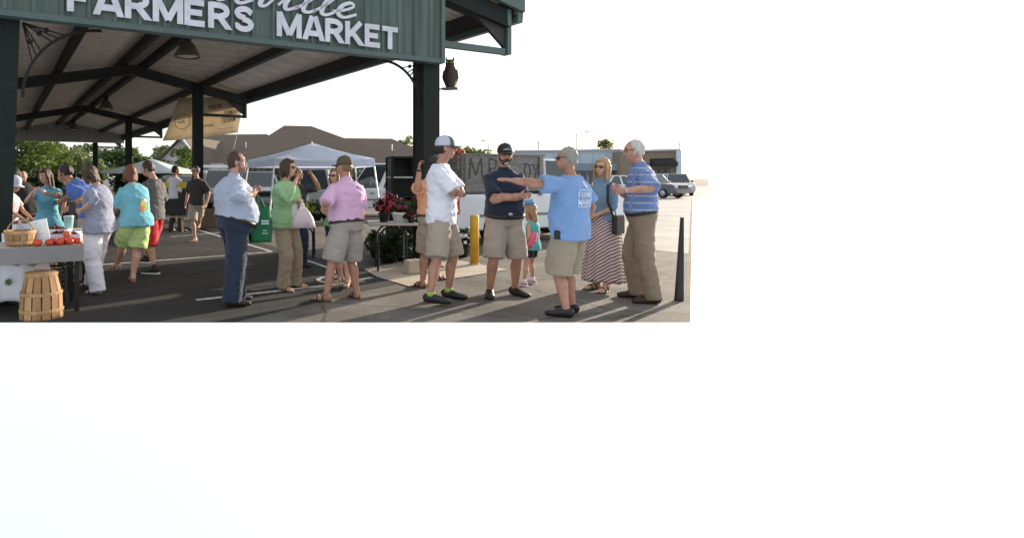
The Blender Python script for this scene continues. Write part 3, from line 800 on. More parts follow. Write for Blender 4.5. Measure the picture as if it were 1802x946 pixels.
for ch, x0, st in words:
    bm = BM()
    for si, s_ in enumerate(st):
        P = [(-5.50 + (x0 + a) * kx + b * XH * .55, 3.665 + b * XH) for a, b in smooth_path(s_)]
        hwp = []
        for i, p in enumerate(P):
            a, b = P[max(i - 1, 0)], P[min(i + 1, len(P) - 1)]; d = V((b[0] - a[0], b[1] - a[1])); d = d.normalized() if d.length > 1e-6 else V((1, 0))
            wd = .013 + .019 * max(0, -d.y) + .006 * abs(d.x)
            hwp.append((V((-d.y, d.x)), wd))
        fr = [[bm.verts.new((p[0] + n_.x * wd * sg, yv, p[1] + n_.y * wd * sg)) for sg in (-1, 1) for yv in (-.352, -.330)] for p, (n_, wd) in zip(P, hwp)]
        for a, b in zip(fr, fr[1:]):
            for i, j in ((0, 2), (2, 3), (3, 1), (1, 0)): bm.faces.new((a[i], a[j], b[j], b[i]))
        for e in (fr[0], fr[-1]): bm.faces.new((e[0], e[2], e[3], e[1]))
    obj('letter', bm, M_letter, sign)
# wrought fan brackets in the corners
def fan(t0, z0, r, sg, n):
    # corner (t0,z0); sg=-1 fan opens towards lower t; arch centred on the far lower corner
    cx_, cz_ = t0 + sg * r, z0 - r; bm = BM()
    arc = [V((cx_ - sg * math.cos(a) * r, -.05, cz_ + math.sin(a) * r)) for a in [R(90 * i / 16) for i in range(17)]]
    for a, b in zip(arc, arc[1:]): bar(bm, a, b, .035, .022, V((0, 1, 0)))
    o = obj('fan_bracket', bm, M_iron, can)
    for i in range(n):
        a = R(12 + 66 * i / (n - 1)); d = V((sg * math.cos(a), 0, -math.sin(a))); c = V((t0, -.05, z0))
        best = min(arc, key=lambda q: ((q - c).normalized() - d).length); bm = BM(); bar(bm, c, best, .016); obj('spoke', bm, M_iron, o)
        if i % 2 == 0:
            bm = BM(); ell(bm, c.lerp(best, .55), (.03, .03, .03), None, 8, 6); obj('ball', bm, M_iron, o)
fan(-.16, ZS, .66, -1, 5)
fan(-5.70, ZS, .85, 1, 6)

# pendant lamps under the ridge
def lamp(wv, nm):
    p = CW(-2.05, wv); t = thing('pendant_lamp', nm, 'lamp', (p.x, p.y, 4.36), 0, 'bell lamps under the canopy ridge')
    bm = BM(); prof = [(.30, -.12), (.31, -.10), (.26, .02), (.17, .17), (.10, .25), (.08, .27)]
    rings = []
    for sgn, pf in ((1, prof), (1, [(r - .012, z) for r, z in reversed(prof)])):
        for r, z in pf: rings.append([bm.verts.new((math.cos(2 * math.pi * k / 24) * r, math.sin(2 * math.pi * k / 24) * r, z)) for k in range(24)])
    for a, b in zip(rings, rings[1:] + rings[:1]):
        for k in range(24): bm.faces.new((a[k], a[(k + 1) % 24], b[(k + 1) % 24], b[k]))
    obj('shade', bm, mat('lamp_shade', (.12, .10, .075), .4, .1, 6, trans=.1), t, True)
    bm = BM(); lathe(bm, [(.02, -.13), (.16, -.115), (.26, -.09), (.27, -.07)]); obj('lens', bm, mat('lamp_lens', (.75, .68, .55), .25, .1, 20), t, True)
    bm = BM(); lathe(bm, [(.085, .262), (.10, .30), (.10, .44), (.07, .46)]); obj('housing', bm, M_black, t, True)
    bm = BM(); tube(bm, [(0, 0, .455), (0, 0, .70)], .012); obj('stem', bm, M_black, t)
lamp(6.6, 'nearest bell lamp hanging from the canopy ridge just under the sign'); lamp(19.4, 'middle bell lamp under the canopy ridge, between the second and third rafters'); lamp(32.3, 'farthest and smallest bell lamp under the canopy ridge near the back gable')

# owl decoy on its shelf bracket
p = CW(.50, .02); ow = thing('owl_decoy', 'dark plastic horned owl decoy on a shelf beside the front canopy column', 'owl decoy', (p.x, p.y, 2.87), R(-20))
M_owl = mat('owl_plastic', (.045, .036, .03), .6, .35, 25, .3, 60)
bm = BM(); loft(bm, [(0, 0, .0), (0, 0, .04), (0, .01, .15), (0, 0, .26), (0, -.02, .33), (0, -.02, .36), (0, -.03, .40), (0, -.03, .44), (0, -.03, .455)], [(.07, .07), (.085, .08), (.115, .10), (.11, .095), (.085, .075), (.072, .066), (.078, .07), (.06, .055), (.03, .03)], 18)
for sg in (-1, 1):
    loft(bm, [(.105 * sg, .01, .28), (.118 * sg, .03, .18), (.08 * sg, .05, .04)], [(.02, .05), (.022, .065), (.01, .03)], 10, V((1, 0, 0)))
me = remesh(bm, .011, 2, .5, strand_fn(.004, 4)); link('body', me, M_owl, ow)
for sg in (-1, 1):
    bm = BM(); loft(bm, [(.045 * sg, -.03, .43), (.06 * sg, -.03, .47), (.068 * sg, -.03, .505)], [.022, .014, .003], 8); obj('ear_tuft', bm, M_owl, ow)
    bm = BM(); ell(bm, (.03 * sg, -.10, .40), (.014, .008, .014), None, 10, 8); obj('eye', bm, mat('owl_eye', (.5, .38, .05), .3), ow, True)
bm = BM(); loft(bm, [(0, -.098, .395), (0, -.115, .38), (0, -.108, .362)], [.012, .010, .002], 8); obj('beak', bm, M_black, ow)
bm = BM(); box(bm, (.0, 0, -.012), (.26, .22, .02)); bar(bm, (-.46, 0, -.012), (-.12, 0, -.012), .04, .018); obj('shelf', bm, M_trim, ow)

# tan banner strung along the eave behind the second column
pts = [at(290, 24.3, 0), at(421, 24.0, 0)]
bn = thing('hanging_banner', 'tan cloth banner with faded brown lettering hanging askew behind the second canopy column', 'banner', (0, 0, 0))
A, B, Cc, D_ = wp(286, 248, 24.6), wp(418, 233, 23.6), wp(428, 172, 23.6), wp(316, 172, 24.6)
bm = BM(); g = []
for j in range(7):
    row = []
    for i in range(13):
        u_, v_ = i / 12, j / 6; q = A.lerp(B, u_).lerp(D_.lerp(Cc, u_), v_); q = q + V((0, .10 * math.sin(u_ * 7) * (1 - v_) + .05 * math.sin(v_ * 5), .05 * math.sin(u_ * math.pi) * (1 - v_) * -1)); row.append(bm.verts.new(q))
    g.append(row)
for a, b in zip(g, g[1:]):
    for i in range(12): bm.faces.new((a[i], a[i + 1], b[i + 1], b[i]))
o = obj('cloth', bm, mat('banner_cloth', (.68, .60, .47), .85, .08, 4, trans=.45), bn, True)
md = o.modifiers.new('s', 'SOLIDIFY'); md.thickness = .006
M_ink = mat('banner_ink', (.20, .13, .08), .85, .2, 10)
xd = (B - A).normalized(); yd = (D_ - A).normalized(); yd = (yd - xd * yd.dot(xd)).normalized(); nn = V((0, -.13, 0))
def btxt(s, u_, v_, wd, h, mir=True):
    me = fit_text(text_mesh(s, 1, .02, .002), wd, h)
    if mir:
        for q in me.vertices: q.co.x = wd - q.co.x
    o_ = A.lerp(B, u_).lerp(D_.lerp(Cc, u_), v_) + nn
    frame_mesh(me, o_, xd, yd); link('lettering', me, M_ink, bn)
btxt('MARKET', .76, .30, .62, .20); btxt('FARMERS', .78, .50, .60, .20); btxt('SATURDAY', .52, .68, .60, .18)
bm = BM()
for u0, v0, n_, ww in ((.50, .26, 30, .5), (.13, .40, 18, .34)):
    o_ = A.lerp(B, u0).lerp(D_.lerp(Cc, u0), v0) + nn
    tube(bm, [o_ + xd * (ww * j / n_) + yd * (.05 * math.sin(j * 1.5) + .03 * math.sin(j * .6)) for j in range(n_ + 1)], .010, 4)
obj('script', bm, M_ink, bn)
bm = BM()
c = A.lerp(B, .2).lerp(D_.lerp(Cc, .2), .42) + nn
P = [c + xd * math.cos(t) * .34 + yd * math.sin(t) * .30 for t in [2 * math.pi * i / 28 for i in range(29)]]
tube(bm, P, .012, 4); obj('emblem_ring', bm, M_ink, bn); bm = BM(); bar(bm, A.lerp(B, .76) + nn + yd * .2, A.lerp(B, .98) + nn + yd * .2, .012); obj('lettering', bm, M_ink, bn)
bm = BM(); tube(bm, [B, wp(411, 262, 23.6)], .012, 5); obj('cord', bm, M_white, bn)
# ------------------------------------------------------------------ trees and plants
def leaf_mat(name, col, tr=.35): return mat(name, col, .6, .35, 1.3, spec=.25, trans=tr)
M_leafA = leaf_mat('leaf_bright', (.11, .155, .035)); M_leafB = leaf_mat('leaf_mid', (.065, .105, .03)); M_leafC = leaf_mat('leaf_dark', (.03, .055, .022), .2)
M_leafD = leaf_mat('leaf_pale', (.15, .19, .07)); M_purple = leaf_mat('leaf_purple', (.05, .012, .02), .15)
def leafcloud(bm, clumps, n, size, rnd):
    for _ in range(n):
        c, r = clumps[rnd.randrange(len(clumps))]
        d = V((rnd.gauss(0, 1), rnd.gauss(0, 1), rnd.gauss(0, 1))).normalized() * (rnd.random() ** .45)
        p = c + V((d.x * r[0], d.y * r[1], d.z * r[2])); s = size * rnd.uniform(.6, 1.4)
        a = V((rnd.gauss(0, 1), rnd.gauss(0, 1), rnd.gauss(0, .7))).normalized(); b = a.cross(V((rnd.gauss(0, 1), rnd.gauss(0, 1), rnd.gauss(0, 1)))).normalized() * .5
        bm.faces.new([bm.verts.new(p - a * s * .5), bm.verts.new(p + b * s * .45 + a * s * .05), bm.verts.new(p + a * s * .6), bm.verts.new(p - b * s * .45 + a * s * .05)])
def tree(label, loc, h, r, m, n=2600, size=.32, seed=1, trunk=.3, name='leafy_tree', cat='tree', crown0=.25, group=None):
    rnd = random.Random(seed); t = thing(name, label, cat, loc, 0, group)
    bm = BM(); tips = []
    lean = V((rnd.uniform(-.05, .05) * h, rnd.uniform(-.05, .05) * h, 0)); th = h * .8
    tp = [V((0, 0, -.1)), V((0, 0, h * .15)), lean * .5 + V((0, 0, h * .45)), lean + V((0, 0, th))]
    loft(bm, tp, [trunk * 1.25, trunk, trunk * .65, trunk * .15], 8)
    for i in range(9):
        f = rnd.uniform(.22, .85); b0 = tp[1].lerp(tp[3], f); a = rnd.uniform(0, 6.28); L = r * rnd.uniform(.6, .95) * (1 - .35 * f)
        e = b0 + V((math.cos(a) * L, math.sin(a) * L, L * rnd.uniform(.25, .7))); loft(bm, [b0, b0.lerp(e, .5) + V((0, 0, .06 * L)), e], [trunk * .35, trunk * .2, trunk * .06], 6); tips.append(e)
    obj('trunk', bm, M_bark, t)
    cl = []
    for e in tips: cl.append((e, (r * .36, r * .36, h * .12)))
    for i in range(16):
        z = rnd.uniform(crown0, .97); rr = r * math.sin(math.pi * min(1, max(.12, (z - crown0 + .12) / (1.12 - crown0)))) ** .7
        a = rnd.uniform(0, 6.28); q = rr * rnd.uniform(.35, .8)
        s_ = rnd.uniform(.20, .36); cl.append((V((math.cos(a) * q, math.sin(a) * q, z * h)), (r * s_, r * s_, h * s_ * .42)))
    bm = BM(); leafcloud(bm, cl, n, size, rnd); obj('crown', bm, m, t)
    return t
far = [
 ('tall bright green tree at the far left beyond the produce stalls', 18, 46, 6.2, 4.0, M_leafA), ('bright green rounded tree seen left of the utility pole', 72, 50, 4.2, 3.4, M_leafA),
 ('low yellow-green tree standing just right of the utility pole', 142, 58, 3.9, 2.6, M_leafD), ('darker green tree behind the farthest canopy column', 165, 75, 5.3, 5.0, M_leafB),
 ('mid green tree between the last two canopy columns', 205, 70, 4.6, 3.0, M_leafB), ('low green tree seen right of the third canopy column', 246, 72, 3.9, 2.6, M_leafB),
 ('small bare-topped tree rising left of the pale house gable', 284, 66, 4.6, 2.4, M_leafD),
 ('green tree top rising behind the right end of the brown roof', 712, 78, 6.3, 2.5, M_leafD), ('bright green tree behind the pickup sideboards', 846, 62, 5.0, 3.0, M_leafA),
 ('pale tree top above the flat store roof behind the woman in sunglasses', 1062, 95, 6.9, 3.0, M_leafD), ('pale tree top above the tan store behind the white-haired man', 1130, 100, 6.6, 2.6, M_leafD),
 ('dark green tree in the gap at the far left horizon', 100, 80, 3.6, 4.0, M_leafB)]
for i, (lb, px, d, h, r, m) in enumerate(far):
    tree(lb, at(px, d), h, r, m, 2400, .42, 20 + i, .22, group='trees beyond the market')
tree('bushy yellow-green shrub in front of the pale house gable', at(315, 44), 3.5, 1.7, M_leafA, 1800, .28, 77, .1, 'garden_shrub', 'shrub', .12)
# clipped hedge along the house
for k_, (x0, x1) in enumerate(((432, 662), (205, 300), (20, 170))):
    bm = BM(); rnd = random.Random(5 + k_); d = (34, 40, 36)[k_]; cl = []
    for i in range(26):
        cl.append((at(x0 + (x1 - x0) * i / 25, d) + V((rnd.uniform(-.2, .2), rnd.uniform(-.2, .2), 1.0 + rnd.uniform(-.1, .1))), (.6, .5, .95)))
    leafcloud(bm, cl, 3000, .24, rnd)
    tag(obj('hedge', bm, M_leafC, None), ('dark clipped hedge behind the white pop-up tent', 'dark hedge under the far white tent', 'dark hedge behind the produce stalls at the left')[k_], 'hedge')
# utility poles and street light
def pole(label, px, d, top, arms, r=.12, m=M_bark):
    t = thing('utility_pole', label, 'utility pole', at(px, d)); bm = BM(); tube(bm, [(0, 0, 0), (0, 0, top)], r); obj('pole', bm, m, t)
    bm = BM(); box(bm, (0, -.1, top - .5), (arms, .1, .12)); obj('crossarm', bm, m, t)
pole('wooden utility pole with crossarm beyond the stalls at the left', 118, 62, 4.5, 2.2, .10)
pole('thin utility pole rising behind the flat white store', 948, 110, 7.9, 2.0, .12, M_galv)
pole('thin pole at the far right above the tan store', 1196, 110, 7.7, 1.2, .10, M_galv)
t = thing('street_lamp', 'tall street lamp with curved arm above the flat store behind the man in blue', 'street lamp', at(1014, 90))
bm = BM(); tube(bm, [(0, 0, 0), (0, 0, 7.7)], .10); obj('pole', bm, M_galv, t)
bm = BM(); tube(bm, [(0, 0, 7.5), (.6, 0, 7.9), (1.3, 0, 8.0)], .05); obj('arm', bm, M_galv, t)
bm = BM(); ell(bm, (1.6, 0, 7.98), (.42, .16, .09), None, 12, 8); obj('lamp_head', bm, M_galv, t, True)
t = thing('street_lamp', 'small dark street lamp head above the green tree behind the pickup', 'street lamp', at(860, 80))
bm = BM(); tube(bm, [(0, 0, 0), (0, 0, 5.6)], .07); obj('pole', bm, M_galv, t)
bm = BM(); tube(bm, [(0, 0, 5.5), (-.4, 0, 6.0)], .04); obj('arm', bm, M_galv, t)
bm = BM(); ell(bm, (-.75, 0, 6.05), (.40, .16, .08), None, 12, 8); obj('lamp_head', bm, M_black, t, True)

# ------------------------------------------------------------------ buildings
M_shing = mat('brown_shingle', (.118, .090, .070), .9, .16, 2.2, .3, 14, stretch=(1, 1, 4)); M_wallc = mat('cream_wall', (.55, .50, .44), .85, .08, 1)
hs = thing('hip_roofed_house', 'long low building with broad brown shingle hip roofs behind the white tent', 'house', at(545, 52))
def L_(px, py, d): return wp(px, py, d) - at(545, 52)
bm = BM(); a, b = at(300, 50), at(800, 52)
hexa(bm, [p - at(545, 52) for p in (at(330, 52), at(790, 52), at(790, 66), at(330, 66))] + [p - at(545, 52) + V((0, 0, 2.6)) for p in (at(330, 52), at(790, 52), at(790, 66), at(330, 66))])
wall = obj('wall', bm, M_wallc, hs)
for px in (372, 402, 445, 600, 640, 680):
    bm = BM(); q = at(px, 51.9, 1.5) - at(545, 52); box(bm, q, (1.2, .12, 1.2)); f = obj('window_frame', bm, M_white, wall); bm = BM(); box(bm, q + V((0, -.05, 0)), (1.0, .08, 1.0)); obj('pane', bm, M_glass, f)
def hip(name, e0, e1, r0, r1, dep, ez):
    """eave corners in front (px,d), ridge ends (px,py,d); back eave dep metres behind"""
    A, B = at(*e0, ez) - at(545, 52), at(*e1, ez) - at(545, 52); Cc, D = B + V((0, dep, 0)), A + V((0, dep, 0)); Ra, Rb = L_(*r0), L_(*r1)
    bm = BM(); v = [bm.verts.new(p) for p in (A, B, Cc, D, Ra, Rb)]; u = [bm.verts.new(p - V((0, 0, .18))) for p in (A, B, Cc, D)]
    for f in ((0, 1, 5, 4), (1, 2, 5), (2, 3, 4, 5), (3, 0, 4)): bm.faces.new([v[i] for i in f])
    for i in range(4): bm.faces.new((v[i], u[i], u[(i + 1) % 4], v[(i + 1) % 4]))
    bm.faces.new(u); return obj(name, bm, M_shing, hs)
hip('roof', (392, 50), (735, 51), (500, 221, 58), (548, 222, 58), 16, 2.45)
hip('roof', (296, 53), (520, 53), (338, 237, 60), (470, 236, 60), 15, 2.45)
hip('roof', (560, 50.5), (790, 50.5), (600, 243, 57), (690, 244, 57), 13, 2.45)
bm = BM(); a = at(318, 49.7, 2.30) - at(545, 52); b = at(745, 49.7, 2.30) - at(545, 52); bar(bm, a, b, .10, .22); obj('fascia_board', bm, M_white, hs)
for px, py in ((433, 250), (549, 249), (690, 254)):
    bm = BM(); q = L_(px, py, 53.6); tube(bm, [q - V((0, 0, .5)), q], .045); obj('vent_pipe', bm, M_white, hs)
gb = thing('gabled_house', 'pale house end with a steep grey-white gable left of the brown roofs', 'house', at(310, 50))
def Lg(px, py, d): return wp(px, py, d) - at(310, 50)
bm = BM(); fr = [(278, 312), (345, 312), (345, 286), (318, 243), (278, 283)]
f0 = [bm.verts.new(Lg(x, y, 50) if y < 312 else at(x, 50) - at(310, 50)) for x, y in fr]; f1 = [bm.verts.new(v.co + V((2.0, 9, 0))) for v in f0]
bm.faces.new(f0); bm.faces.new(f1)
for i in range(5): bm.faces.new((f0[i], f0[(i + 1) % 5], f1[(i + 1) % 5], f1[i]))
obj('wall', bm, mat('pale_siding', (.58, .56, .56), .8, .06, 2), gb)
bm = BM()
for e, q in (((273, 287), (318.5, 241)), ((350, 292), (318.5, 241))):
    a0, b0 = Lg(*e, 49.6), Lg(*q, 49.6); ofs = V((2.0, 9.8, 0)); hexa(bm, [a0, b0, b0 + ofs, a0 + ofs] + [p + V((0, 0, .12)) for p in (a0, b0, b0 + ofs, a0 + ofs)])
obj('roof', bm, M_shing, gb)
bm = BM(); bar(bm, Lg(318.5, 241, 49.5), Lg(334, 262, 49.5), .14, .14); obj('gable_trim', bm, M_white, gb)

# stores on the right
def store(label, x0, x1, ytop, d0, d1, m, depth=14):
    c = at((x0 + x1) / 2, (d0 + d1) / 2); t = thing('flat_store', label, 'store', c); A, B = at(x0, d0) - c, at(x1, d1) - c; z = H0 + (HZ - ytop) / F * (d0 + d1) / 2
    n_ = V((0, depth, 0)); bm = BM(); hexa(bm, [A, B, B + n_, A + n_] + [p + V((0, 0, z)) for p in (A, B, B + n_, A + n_)]); w_ = obj('wall', bm, m, t)
    bm = BM(); bar(bm, A + V((0, -.08, z + .10)), B + V((0, -.08, z + .10)), .35, .22); obj('parapet', bm, mat('parapet_cap', (.42, .44, .46), .6), t)
    return t, A, B, z
M_blueW = mat('blue_white_siding', (.42, .48, .54), .7, .05, .6, stretch=(.2, 1, 6)); M_tan = mat('tan_stucco', (.22, .18, .13), .9, .08, 1)
t, A, B, z = store('long low pale blue flat-roofed store across the lot behind the man in blue', 905, 1094, 266, 84, 80, M_blueW)
bm = BM(); bar(bm, A.lerp(B, .55) + V((0, -.7, 2.75)), B + V((0, -.7, 2.75)), 1.5, .9); obj('awning', bm, mat('slate_awning', (.20, .24, .28), .7), t)
for i in range(6):
    bm = BM(); q = A.lerp(B, .58 + .075 * i); box(bm, q + V((0, -.02, 1.2)), (.85, .16, 1.9)); f = obj('window_frame', bm, mat('frame_grey', (.35, .35, .36), .6), t); bm = BM(); box(bm, q + V((0, -.08, 1.2)), (.72, .10, 1.75)); obj('pane', bm, M_glass, f)
for i in range(9):
    bm = BM(); q = A.lerp(B, .02 + i * .12); box(bm, q + V((0, -.05, 2.3)), (.07, .1, 4.4)); obj('panel_joint', bm, mat('joint', (.4, .5, .58), .7), t)
t, A, B, z = store('tan flat-roofed store with a dark awning at the far right of the lot', 1092, 1197, 266, 78, 74, M_tan)
bm = BM(); a, b = A.lerp(B, .50), A.lerp(B, .87); hexa(bm, [a + V((0, -1.3, 2.75)), b + V((0, -1.3, 2.75)), b + V((0, -.02, 2.75)), a + V((0, -.02, 2.75)), a + V((0, -1.3, 3.2)), b + V((0, -1.3, 3.2)), b + V((0, -.02, 3.7)), a + V((0, -.02, 3.7))])
aw = obj('awning', bm, mat('black_awning', (.018, .018, .02), .7), t)
bm = BM()
for i in range(2): tube(bm, [a + V((.35 + i * 1.15 + .95 * j / 22, -1.335, 2.95 + .07 * math.sin(j * 1.9 + i) + .04 * math.sin(j * .8))) for j in range(23)], .018, 4)
obj('lettering', bm, M_white, aw)
for i in range(4):
    bm = BM(); q = A.lerp(B, .53 + .095 * i); box(bm, q + V((0, -.02, 1.35)), (.60, .12, 2.3)); f = obj('window_frame', bm, mat('frame_dark', (.08, .07, .06), .6), t); bm = BM(); box(bm, q + V((0, -.07, 1.35)), (.50, .08, 2.1)); obj('pane', bm, M_glass, f)
bm = BM(); box(bm, B + V((-.2, -.06, z / 2)), (.6, .2, z)); obj('corner_pier', bm, M_blueW, t)

# ------------------------------------------------------------------ tents
def tent(label, corners, eave, peak, val, m, legs, slant=.0):
    c = sum((V(q) for q in corners), V()) / 4; t = thing('popup_tent', label, 'tent', (c.x, c.y, 0)); q = [V(p) - c for p in corners]
    bm = BM(); top = V((0, 0, peak)); N = 8; vs = bm.verts.new(top); rim = []
    for i in range(4):
        a, b = q[i], q[(i + 1) % 4]
        for j in range(N):
            p = a.lerp(b, j / N); sag = .13 * math.sin(math.pi * j / N); rim.append((p * (1 - .02 * math.sin(math.pi * j / N)), eave - sag * .55, sag))
    mids = []
    for f in (.33, .66, 1.0):
        mids.append([bm.verts.new(V((p.x * f, p.y * f, peak + (e - peak) * f - .05 * math.sin(math.pi * f) - (.05 if (i % N) else 0) * f * (1 - f) * 4 + (.012 * math.sin(i * 2.7)) * (f < 1)))) for i, (p, e, s_) in enumerate(rim)])
    n = len(rim)
    for i in range(n): bm.faces.new((vs, mids[0][i], mids[0][(i + 1) % n]))
    for a, b in zip(mids, mids[1:]):
        for i in range(n): bm.faces.new((a[i], a[(i + 1) % n], b[(i + 1) % n], b[i]))
    o = obj('roof_cloth', bm, m, t, True)
    bm = BM(); up_ = [bm.verts.new(V((p.x, p.y, e - .002)) * 1.002) for p, e, s_ in rim]; lo = [bm.verts.new(V((p.x * 1.01, p.y * 1.01, eave - val - .03 * s_))) for p, e, s_ in rim]
    for i in range(n): bm.faces.new((up_[i], up_[(i + 1) % n], lo[(i + 1) % n], lo[i]))
    obj('valance', bm, m, t)
    for i in legs:
        p = q[i]; bm = BM(); bar(bm, p * .985 + V((0, 0, eave - .05)), p * (1 + slant), .038); obj('leg', bm, M_white, t)
    return t
M_tent = mat('tent_cloth', (.70, .77, .92), .7, .05, 3, .1, 9, trans=.35)
FL = at(482, 18.0); FR = at(659, 18.6); BR_ = FR + V((-.5, 3.0, 0)); BL = at(436, 20.6)
tent('white pop-up tent with slanted legs set up behind the woman in green', [FL, FR, BR_, BL], 1.98, 2.50, .24, M_tent, (0, 1, 2, 3), .12)
c = at(258, 40)
tent('pale grey-white tent far back between the third and second canopy columns', [c + V(q) for q in ((-2.5, -1.5, 0), (2.4, -2.0, 0), (3.0, 2.4, 0), (-2.0, 2.6, 0))], 1.78, 2.62, .12, mat('tent_cloth_far', (.62, .68, .70), .7, .05, 3, trans=.3), (0, 1, 2, 3))

# ------------------------------------------------------------------ vehicles
def paint(name, col): return mat(name, col, .28, .04, 1.5, spec=.6)
def wheel(parent, c, r=.34, wd=.22):
    bm = BM(); loft(bm, [V(c) + V((0, y, 0)) for y in (-wd / 2, -wd / 2 + .02, wd / 2 - .02, wd / 2)], [r * .93, r, r, r * .93], 24, V((0, 0, 1))); o = obj('wheel', bm, M_rubber, parent, True)
    for sg in (-1, 1):
        bm = BM(); loft(bm, [V(c) + V((0, sg * (wd / 2 + y), 0)) for y in (-.02, .012)], [r * .64, r * .55], 18, V((0, 0, 1))); rim = obj('rim', bm, M_galv, o, True)
def vehicle(label, loc, yaw, m, kind='suv', L=4.7, Wd=1.82, Ht=1.74, name='parked_car', cat='car', bed=None, group=None, tinted=M_glass):
    """x forward, y left; origin under the middle"""
    t = thing(name, label, cat, loc, yaw, group); h = L / 2; w2 = Wd / 2
    bl = {'suv': 1.02, 'pickup': 1.06, 'sedan': .92}[kind]
    def slab(bm, prof, ws):               # prof: closed (x,z) outline, ws: (y, inset) slices
        rings = [[bm.verts.new((x * (1 - ins * .25 / h) if abs(x) > h * .8 else x, y, z - (ins if z > .6 else -ins * .3))) for x, z in prof] for y, ins in ws]
        n = len(prof)
        for a, b in zip(rings, rings[1:]):
            for i in range(n): bm.faces.new((a[i], a[(i + 1) % n], b[(i + 1) % n], b[i]))
        bm.faces.new(rings[0]); bm.faces.new(list(reversed(rings[-1])))
    fa, ra = h * .60, -h * .58; R_ = .40
    low = [(-h, .42), (-h + .04, .36)]
    def arch(xc): return [(xc - R_, .30)] + [(xc - R_ * math.cos(a), .30 + R_ * math.sin(a)) for a in [R(20 + 140 * i / 7) for i in range(8)]] + [(xc + R_, .30)]
    low += arch(ra) + arch(fa) + [(h - .06, .36), (h, .45), (h - .01, .72), (h - .10, bl - .12), (h - .32, bl - .05), (fa - .55 if kind != 'sedan' else fa - .62, bl), (-h + .04, bl), (-h, bl - .06), (-h - .01, .60)]
    bm = BM(); slab(bm, low, [(-w2, .03), (-w2 + .05, 0), (0, -.012), (w2 - .05, 0), (w2, .03)])
    o = obj('body', bm, m, t); md = o.modifiers.new('b', 'BEVEL'); md.width = .025; md.segments = 2; md.limit_method = 'ANGLE'
    # cabin
    if kind == 'suv': x0, x1, tx0, tx1 = -h + .06, h * .36, -h + .28, h * .12
    elif kind == 'sedan': x0, x1, tx0, tx1 = -h * .72, h * .38, -h * .38, h * .10
    else: x0, x1, tx0, tx1 = -.10, h * .44, .02, h * .22
    zb, zt = bl - .03, Ht; yb, yt = w2 - .05, w2 - .24
    P = [V((x0, -yb, zb)), V((x1, -yb, zb)), V((x1, yb, zb)), V((x0, yb, zb)), V((tx0, -yt, zt)), V((tx1, -yt, zt)), V((tx1, yt, zt)), V((tx0, yt, zt))]
    bm = BM(); hexa(bm, P); cab = obj('cabin', bm, m, t); md = cab.modifiers.new('b', 'BEVEL'); md.width = .05; md.segments = 3; md.limit_method = 'ANGLE'
    def pane(a, b, c_, d, nm='window', ins=.07):
        ce = (a + b + c_ + d) / 4; n_ = (b - a).cross(d - a).normalized()
        if n_.dot(ce - V((0, 0, 1.0))) < 0: n_ = -n_
        q = [x + (ce - x).normalized() * ins for x in (a, b, c_, d)]; bm = BM(); hexa(bm, [x - n_ * .03 for x in q] + [x + n_ * .006 for x in q]); obj(nm, bm, tinted, cab)
    pane(P[1], P[2], P[6], P[5], 'windscreen'); pane(P[3], P[0], P[4], P[7], 'rear_window')
    ns = 3 if kind == 'suv' else (2 if kind == 'sedan' else 1)
    for sg, (i0, i1, i2, i3) in ((1, (0, 1, 5, 4)), (-1, (3, 2, 6, 7))):
        for k in range(ns):
            f0, f1 = k / ns + (.015 if k else 0), (k + 1) / ns - (.015 if k < ns - 1 else 0)
            pane(P[i0].lerp(P[i1], f0), P[i0].lerp(P[i1], f1), P[i3].lerp(P[i2], f1), P[i3].lerp(P[i2], f0), 'window', .06)
    for xc in (ra, fa):
        for sg in (-1, 1): wheel(t, (xc, sg * (w2 - .13), .34))
    bm = BM()
    for xc in (ra, fa): box(bm, (xc, 0, .50), (.74, Wd - .34, .36))
    obj('wheel_well', bm, M_black, t)
    for sg in (-1, 1):
        bm = BM(); box(bm, (h - .10, sg * (w2 - .24), bl - .24), (.14, .34, .15)); obj('headlight', bm, mat('headlight_glass', (.75, .76, .78), .15), t, bevel=.03)
        bm = BM(); box(bm, (-h + .03, sg * (w2 - .07), bl - .22 if kind != 'sedan' else bl - .18), (.10, .16, .36 if kind != 'sedan' else .16)); tl2 = obj('tail_light', bm, mat('tail_light_red', (.45, .02, .015), .2), t, bevel=.02)
        bm = BM(); box(bm, (-h + .025, sg * (w2 - .068), bl - .33), (.104, .164, .08)); obj('reflector', bm, mat('tail_light_amber', (.55, .22, .06), .2), tl2)
        bm = BM(); ell(bm, (x1 - .18, sg * (w2 + .08), bl + .08), (.06, .10, .075), None, 10, 8); obj('mirror', bm, M_black, t, True)
        bm = BM(); box(bm, (x1 - .85, sg * (w2 - .005), bl - .18), (.16, .03, .035)); obj('door_handle', bm, M_black, t)
        bm = BM(); bar(bm, (-h + .6, sg * (w2 + .005), .62), (h - .75, sg * (w2 + .005), .62), .02, .05); obj('trim_strip', bm, mat('trim_grey', (.16, .16, .17), .5), t)
    bm = BM(); box(bm, (h - .02, 0, bl - .26), (.08, Wd * .5, .20)); obj('grille', bm, M_black, t)
    bm = BM(); box(bm, (h + .02, 0, .48), (.14, Wd - .1, .20)); obj('bumper', bm, M_chrome if kind == 'pickup' else m, t, bevel=.03)
    bm = BM(); box(bm, (-h - .04, 0, .50), (.14, Wd - .1, .20)); obj('bumper', bm, M_chrome if kind == 'pickup' else m, t, bevel=.03)
    bm = BM(); box(bm, (-h - .012, 0, .74), (.03, .34, .17)); obj('number_plate', bm, M_white, t)
    if kind == 'pickup':
        bm = BM(); box(bm, ((-h + x0) / 2 + .02, 0, bl - .01), (x0 + h - .26, Wd - .26, .05)); obj('bed_floor', bm, M_black, t)
    return t
